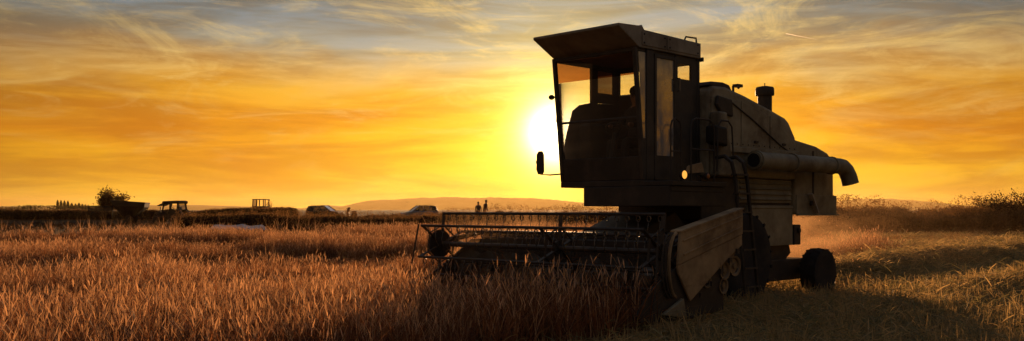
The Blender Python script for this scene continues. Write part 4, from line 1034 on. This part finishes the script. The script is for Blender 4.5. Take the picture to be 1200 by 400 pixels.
def tractor():
    Y = 98.; x = px(200, Y); c = empty('tractor', (x, Y, float(gz(x, Y))), R(180-12)); tag(c, 'dark old tractor with an open roofed cab beside the hopper trailer', 'tractor'); c.scale = (1.12, 1.12, 1.05)
    # local x forward (to the left in the picture)
    g = G(); g.prism([(.1, .55), (.1, 1.2), (1.0, 1.12), (1.5, .98), (1.55, .5)], 'y', -.28, .28); obj('bonnet', g, M_TRACTOR, c, bevel=.06)
    g = G(); g.box(-1.35, .3, -.3, .3, .45, .95); g.box(-1.2, .15, -.62, .62, .9, 1.02); obj('chassis', g, M_TRACTOR, c, bevel=.03)
    g = G()
    for s in (-1, 1):
        g.beam((-1.28, s*.62, .98), (-1.08, s*.62, 2.05), .12, .12); g.beam((-.30, s*.62, .98), (-.36, s*.62, 2.05), .13, .13); g.beam((.52, s*.60, 1.05), (.22, s*.62, 2.05), .1, .1)
        g.beam((-1.2, s*.62, 1.32), (.4, s*.62, 1.30), .05, .06)
    for xx, z in ((-1.2, 1.32), (.4, 1.3)): g.beam((xx, -.62, z), (xx, .62, z), .05, .05)
    obj('cab_frame', g, M_TRACTOR, c)
    g = G(); g.prism([(.34, 1.92), (.44, 2.02), (.34, 2.16), (-1.10, 2.22), (-1.30, 2.14), (-1.28, 1.92)], 'y', -.74, .74); rf = obj('roof', g, M_TRACTOR, c, bevel=.03)
    g = G(); g.prism([(.2, 1.96), (.92, 1.70), (.96, 1.76), (.25, 2.04)], 'y', -.66, .66); obj('front_visor', g, M_TRACTOR, rf)
    for y_ in (.6, -.6): obj('work_lamp', G().ball((-1.25, y_, 1.98), .07, .05, .09, 8, 6), M_BLACK, rf, True)
    gg = G(); gg.add([(-1.24, -.6, 1.34), (-1.24, .6, 1.34), (-1.06, .6, 2.0), (-1.06, -.6, 2.0)], [(0, 1, 2, 3)]); obj('rear_window', gg, M_CARGLASS, c)
    g = G(); g.box(-.95, -.5, -.22, .22, 1.02, 1.2); g.box(-1.0, -.9, -.22, .22, 1.2, 1.6); obj('seat', g, M_BLACK, c, bevel=.04)
    g = G(); g.tube([(.1, 0, 1.1), (-.15, 0, 1.45)], .03, 6); g.tube([(-.17+.1*math.sin(a), .2*math.cos(a), 1.47+.12*math.sin(a)) for a in np.linspace(0, 6.28, 14)[:-1]], .02, 5, closed=True); obj('steering_wheel', g, M_BLACK, c, True)
    g = G(); g.tube([(.9, .2, 1.1), (.9, .2, 1.62)], .04, 8); obj('exhaust_pipe', g, M_BLACK, c, True)
    for s in (-1, 1):
        g = G(); pts = [(-.85+.72*math.cos(a), .0, .68+.72*math.sin(a)) for a in np.linspace(R(10), R(165), 10)]
        g.add([(p[0], s*.45, p[2]) for p in pts]+[(p[0], s*.85, p[2]) for p in pts]+[(p[0]*1.0, s*.45, p[2]+.03) for p in pts]+[(p[0], s*.85, p[2]+.03) for p in pts],
              [(i, i+1, 10+i+1, 10+i) for i in range(9)]+[(20+i, 30+i, 30+i+1, 20+i+1) for i in range(9)]); obj('mudguard', g, M_TRACTOR, c)
        simple_wheel(c, -.85, s*.68, .67, .34); simple_wheel(c, 1.15, s*.6, .36, .2)
tractor()
def hopper():
    Y = 99.; x = px(153, Y); c = empty('hopper_trailer', (x, Y, float(gz(x, Y))), R(6)); tag(c, 'dark grain hopper trailer with sloping sides in front of the tree', 'trailer')
    t = [(-1.72, -.95, 2.28), (1.68, -.95, 2.05), (1.68, .95, 2.05), (-1.72, .95, 2.28)]; m_ = [(-1.55, -.95, 1.85), (1.62, -.95, 1.62), (1.62, .95, 1.62), (-1.55, .95, 1.85)]; b = [(-.62, -.3, .62), (.42, -.3, .62), (.42, .3, .62), (-.62, .3, .62)]
    g = G(); g.add(t+m_+b, [(0,1,5,4), (1,2,6,5), (2,3,7,6), (3,0,4,7), (4,5,9,8), (5,6,10,9), (6,7,11,10), (7,4,8,11), (8,9,10,11)]); hp = obj('hopper', g, M_RUST, c)
    so = hp.modifiers.new('thick', 'SOLIDIFY'); so.thickness = .04
    g = G(); g.beam(t[0], t[1], .07, .09); g.beam(t[1], t[2], .07, .09); g.beam(t[2], t[3], .07, .09); g.beam(t[3], t[0], .07, .09); obj('rim_rail', g, M_RUST, hp)
    for xx in (-1.0, -.3, .4, 1.05): obj('rib', G().beam((xx, -.97, 1.7), (xx*.55-.05, -.42, .85), .05, .05), M_RUST, hp)
    for a, bb in (((-1.5, -.9, 1.85), (-1.55, -.85, 0.05)), ((1.55, -.9, 1.62), (.95, -.7, .35)), ((-1.5, .9, 1.85), (-1.55, .85, .05)), ((1.55, .9, 1.62), (.95, .7, .35))):
        obj('leg', G().beam(a, bb, .06, .06), M_RUST, c)
    g = G(); g.beam((-1.5, 0, .5), (1.9, 0, .5), .1, .12); g.beam((.1, -.8, .42), (.1, .8, .42), .1, .1); g.beam((1.9, 0, .5), (2.3, 0, .45), .06, .06); obj('drawbar', g, M_RUST, c)
    for s in (-1, 1): simple_wheel(c, .1, s*.8, .38, .22)
hopper()
def flat_trailer():
    Y = 105.; x = px(121, Y); c = empty('flat_trailer', (x, Y, float(gz(x, Y))), R(3)); tag(c, 'low dark flat trailer under the tree, left of the hopper', 'trailer')
    g = G(); g.box(-1.35, 1.3, -.8, .8, .82, .95); deck = obj('deck', g, M_RUST, c, bevel=.015)
    for k in range(3): z = 1.03+k*.16; obj('side_board', G().box(-1.33, 1.28, -.8, -.77, z-.06, z+.07), M_RUST, c)
    for xx in (-1.3, -.45, .4, 1.24): obj('stake', G().box(xx-.03, xx+.03, -.765, -.72, .95, 1.45), M_RUST, deck)
    obj('drawbar', G().beam((1.3, 0, .85), (2.1, 0, .5), .08, .08), M_RUST, c)
    obj('post', G().tube([(.62, -.6, .95), (.62, -.6, 2.3)], .025, 6), M_RUST, c)
    for s in (-1, 1):
        for xx in (-.8, .7): simple_wheel(c, xx, s*.66, .4, .2)
flat_trailer()
def truck():
    Y = 112.; x = px(318, Y); z0 = float(gz(x, Y)); c = empty('flatbed_truck', (x, Y, z0), R(180)); tag(c, 'dark flatbed truck with a windowed cab half hidden by weeds', 'truck'); c.scale = (1.05, 1.05, 1.14)
    # local x forward = left in the picture; the cab is to the left
    g = G(); g.box(.42, 1.92, -.85, .85, .55, 1.30); obj('cab_body', g, M_RUST, c, bevel=.05)
    g = G()
    for s in (-.82, .82):
        for xx in (.48, 1.1, 1.86): g.beam((xx, s, 1.13), (xx-(.05 if xx > 1.5 else 0), s, 1.95), .12, .10)
    obj('cab_pillars', g, M_RUST, c)
    obj('cab_roof', G().box(.38, 1.9, -.86, .86, 1.94, 2.02), M_RUST, c, bevel=.02)
    gg = G(); gg.add([(1.87, -.8, 1.15), (1.87, .8, 1.15), (1.84, .8, 1.94), (1.84, -.8, 1.94)], [(0, 1, 2, 3)]); obj('windscreen', gg, M_CARGLASS, c)
    obj('flat_bed', G().box(-1.95, .36, -.9, .9, .72, .84), M_RUST, c, bevel=.01)
    obj('side_board', G().box(-1.95, .36, -.93, -.9, .75, 1.12), M_RUST, c); obj('side_board', G().box(-1.95, .36, .9, .93, .75, 1.12), M_RUST, c); obj('tail_board', G().box(-1.98, -1.951, -.9, .9, .75, 1.2), M_RUST, c)
    for s in (-1, 1):
        for xx in (1.2, -1.2): simple_wheel(c, xx, s*.74, .42, .24)
truck()
# white sheet lying along the field edge
def white_sheet():
    Y = 69.5; x0, x1 = px(243, Y), px(315, Y); xs = np.linspace(x0, x1, 70); ys = np.linspace(Y-.5, Y+.5, 9)
    def zf(X, Yv):
        e = np.sin(np.clip((Yv-(Y-.5))/1.0, 0, 1)*np.pi)
        end = sstep(X, x0, x0+.6)*(1-sstep(X, x1-.6, x1))
        return gz(X, Yv)+.03+(.27+.20*vnoise(X, Yv, .55, 21))*e*end
    o = link('plastic_sheet', grid_mesh('plastic_sheet', xs, ys, zf, mat('pale_plastic', (.7, .7, .7), .5))); tag(o, 'long crumpled pale plastic sheet lying along the far edge of the crop', 'sheet')
white_sheet()
def low_hut():
    Y = 78.; x = px(1139, Y); c = empty('low_hut', (x, Y, float(gz(x, Y))-.02), R(4)); tag(c, 'low brown roof showing above the weeds left of the round bush', 'hut'); c.scale = (1.25, 1.25, 1.12)
    obj('wall', G().box(-.65, .7, -.6, .6, 0, 1.08), M_RUST, c)
    obj('roof', G().prism([(-.95, 1.05), (-.45, 1.27), (.75, 1.32), (.75, 1.26), (-.45, 1.20), (-.92, 1.0)], 'y', -.8, .8), mat('brown_sheet_roof', (.24, .16, .10), .7), c)
low_hut()
# ------------------------------------------------------------------ dust and haze
def volume_mat(name, col, dens, aniso, noisy=None):
    m = bpy.data.materials.new(name); m.use_nodes = True; t = m.node_tree; t.nodes.clear(); N = NT(t)
    out = N.n('ShaderNodeOutputMaterial'); v = N.n('ShaderNodeVolumePrincipled')
    v.inputs['Color'].default_value = (*col, 1); v.inputs['Anisotropy'].default_value = aniso
    if noisy:
        co = N.n('ShaderNodeTexCoord').outputs['Generated']
        d = N.vm('SUBTRACT', co, (.5, .5, .5)); ln = N.n('ShaderNodeVectorMath', operation='LENGTH'); N.link(d, ln.inputs[0])
        fall = N.rng(ln.outputs['Value'], .5, .12, 0, 1, True)
        nz = N.rng(N.noise(co, noisy, 5, .65), .42, .68, 0, 2.2)
        N.link(N.m('MULTIPLY', N.m('MULTIPLY', fall, nz), dens), v.inputs['Density'])
    else: v.inputs['Density'].default_value = dens
    N.link(v.outputs[0], out.inputs['Volume']); return m
def dust(u, v, z, ru, rv, rz, dens, label):
    p = O2+F2*u+L2*v; g = G(); g.ball((0, 0, 0), ru, rv, rz, 18, 12)
    o = obj('dust_cloud', g, volume_mat('dust_%.1f' % u, (.85, .52, .26), dens, .45, 5.), None, loc=(p[0], p[1], z), rot=(0, 0, HEAD)); tag(o, label, 'dust', kind='stuff')
dust(-5.3, -.3, .95, 1.9, 1.8, 0.8, .9, 'orange dust and chaff blowing out behind the rear wheel')
dust(-11, -1.5, 1.0, 6.5, 5.0, 1.5, .013, 'thin dust drifting over the cut land behind the machine')
dust(.4, -1.3, .9, 1.5, 1.6, 0.8, .16, 'thin golden dust hanging behind the reel')

g = G(); g.box(-11500, 11500, -700, 11200, -2.0, 125.0)
hz = obj('haze', g, volume_mat('haze_air', (.95, .70, .30), .52e-4, .55)); tag(hz, 'pale golden evening haze over the whole plain', 'haze', kind='stuff')

# ------------------------------------------------------------------ contrail
Yc = 14000.; a = Vector((px(921, Yc), Yc, 1.45+(246-39.5)*Yc/1130)); b = Vector((px(957, Yc), Yc, 1.45+(246-46.5)*Yc/1130))
o = obj('contrail', G().tube([a, a.lerp(b, .5), b], 7.5, 8, 2.), volume_mat('ice_cloud', (1, .97, .9), .05, .6), None, True); tag(o, 'short bright aircraft trail high in the sky on the right', 'contrail')

def mach(U, V, Z): return np.stack([O2[0]+F2[0]*U+L2[0]*V, O2[1]+F2[1]*U+L2[1]*V, Z], 1)
n = 420; U = -5.2+RNG.normal(0, .55, n); V = .3+RNG.normal(0, .8, n); Z = np.clip(.85+RNG.normal(0, .28, n), .15, 1.5)
vv, ff = leafquads(mach(U, V, Z), .035, RNG, .35)
tag(link('chaff', raw_mesh('chaff', vv, ff, M_HEAD)), 'flying chaff specks in the dust above the rear wheel', 'chaff', kind='stuff')
# cut crop lying tangled in the header
n = 420; U = RNG.uniform(.55, 1.6, n); V = RNG.uniform(-1.85, 2.2, n); Z = .40+.40*RNG.uniform(0, 1, n)*(1.7-U)+.05*RNG.normal(size=n)
az = RNG.uniform(0, 6.28, n); ln = RNG.uniform(.2, .55, n)[:, None]; el = RNG.normal(.25, .5, n)[:, None]; t = np.linspace(-.5, .5, 4)[None]
C0 = mach(U, V, Z); P = np.stack([C0[:, None, 0]+ln*t*np.cos(az)[:, None], C0[:, None, 1]+ln*t*np.sin(az)[:, None], C0[:, None, 2]+ln*t*np.sin(el)-.15*ln*t**2], -1)
vv, ff = strips(P, np.broadcast_to(np.array([.5, 1, 1, .4])[None]*.012, (n, 4)), np.stack([-np.sin(az), np.cos(az), .4+0*az], 1))
tag(link('tangled_crop', raw_mesh('tangled_crop', vv, ff, M_CROP)), 'cut stalks lying tangled in the header under the reel', 'cut crop', kind='stuff')
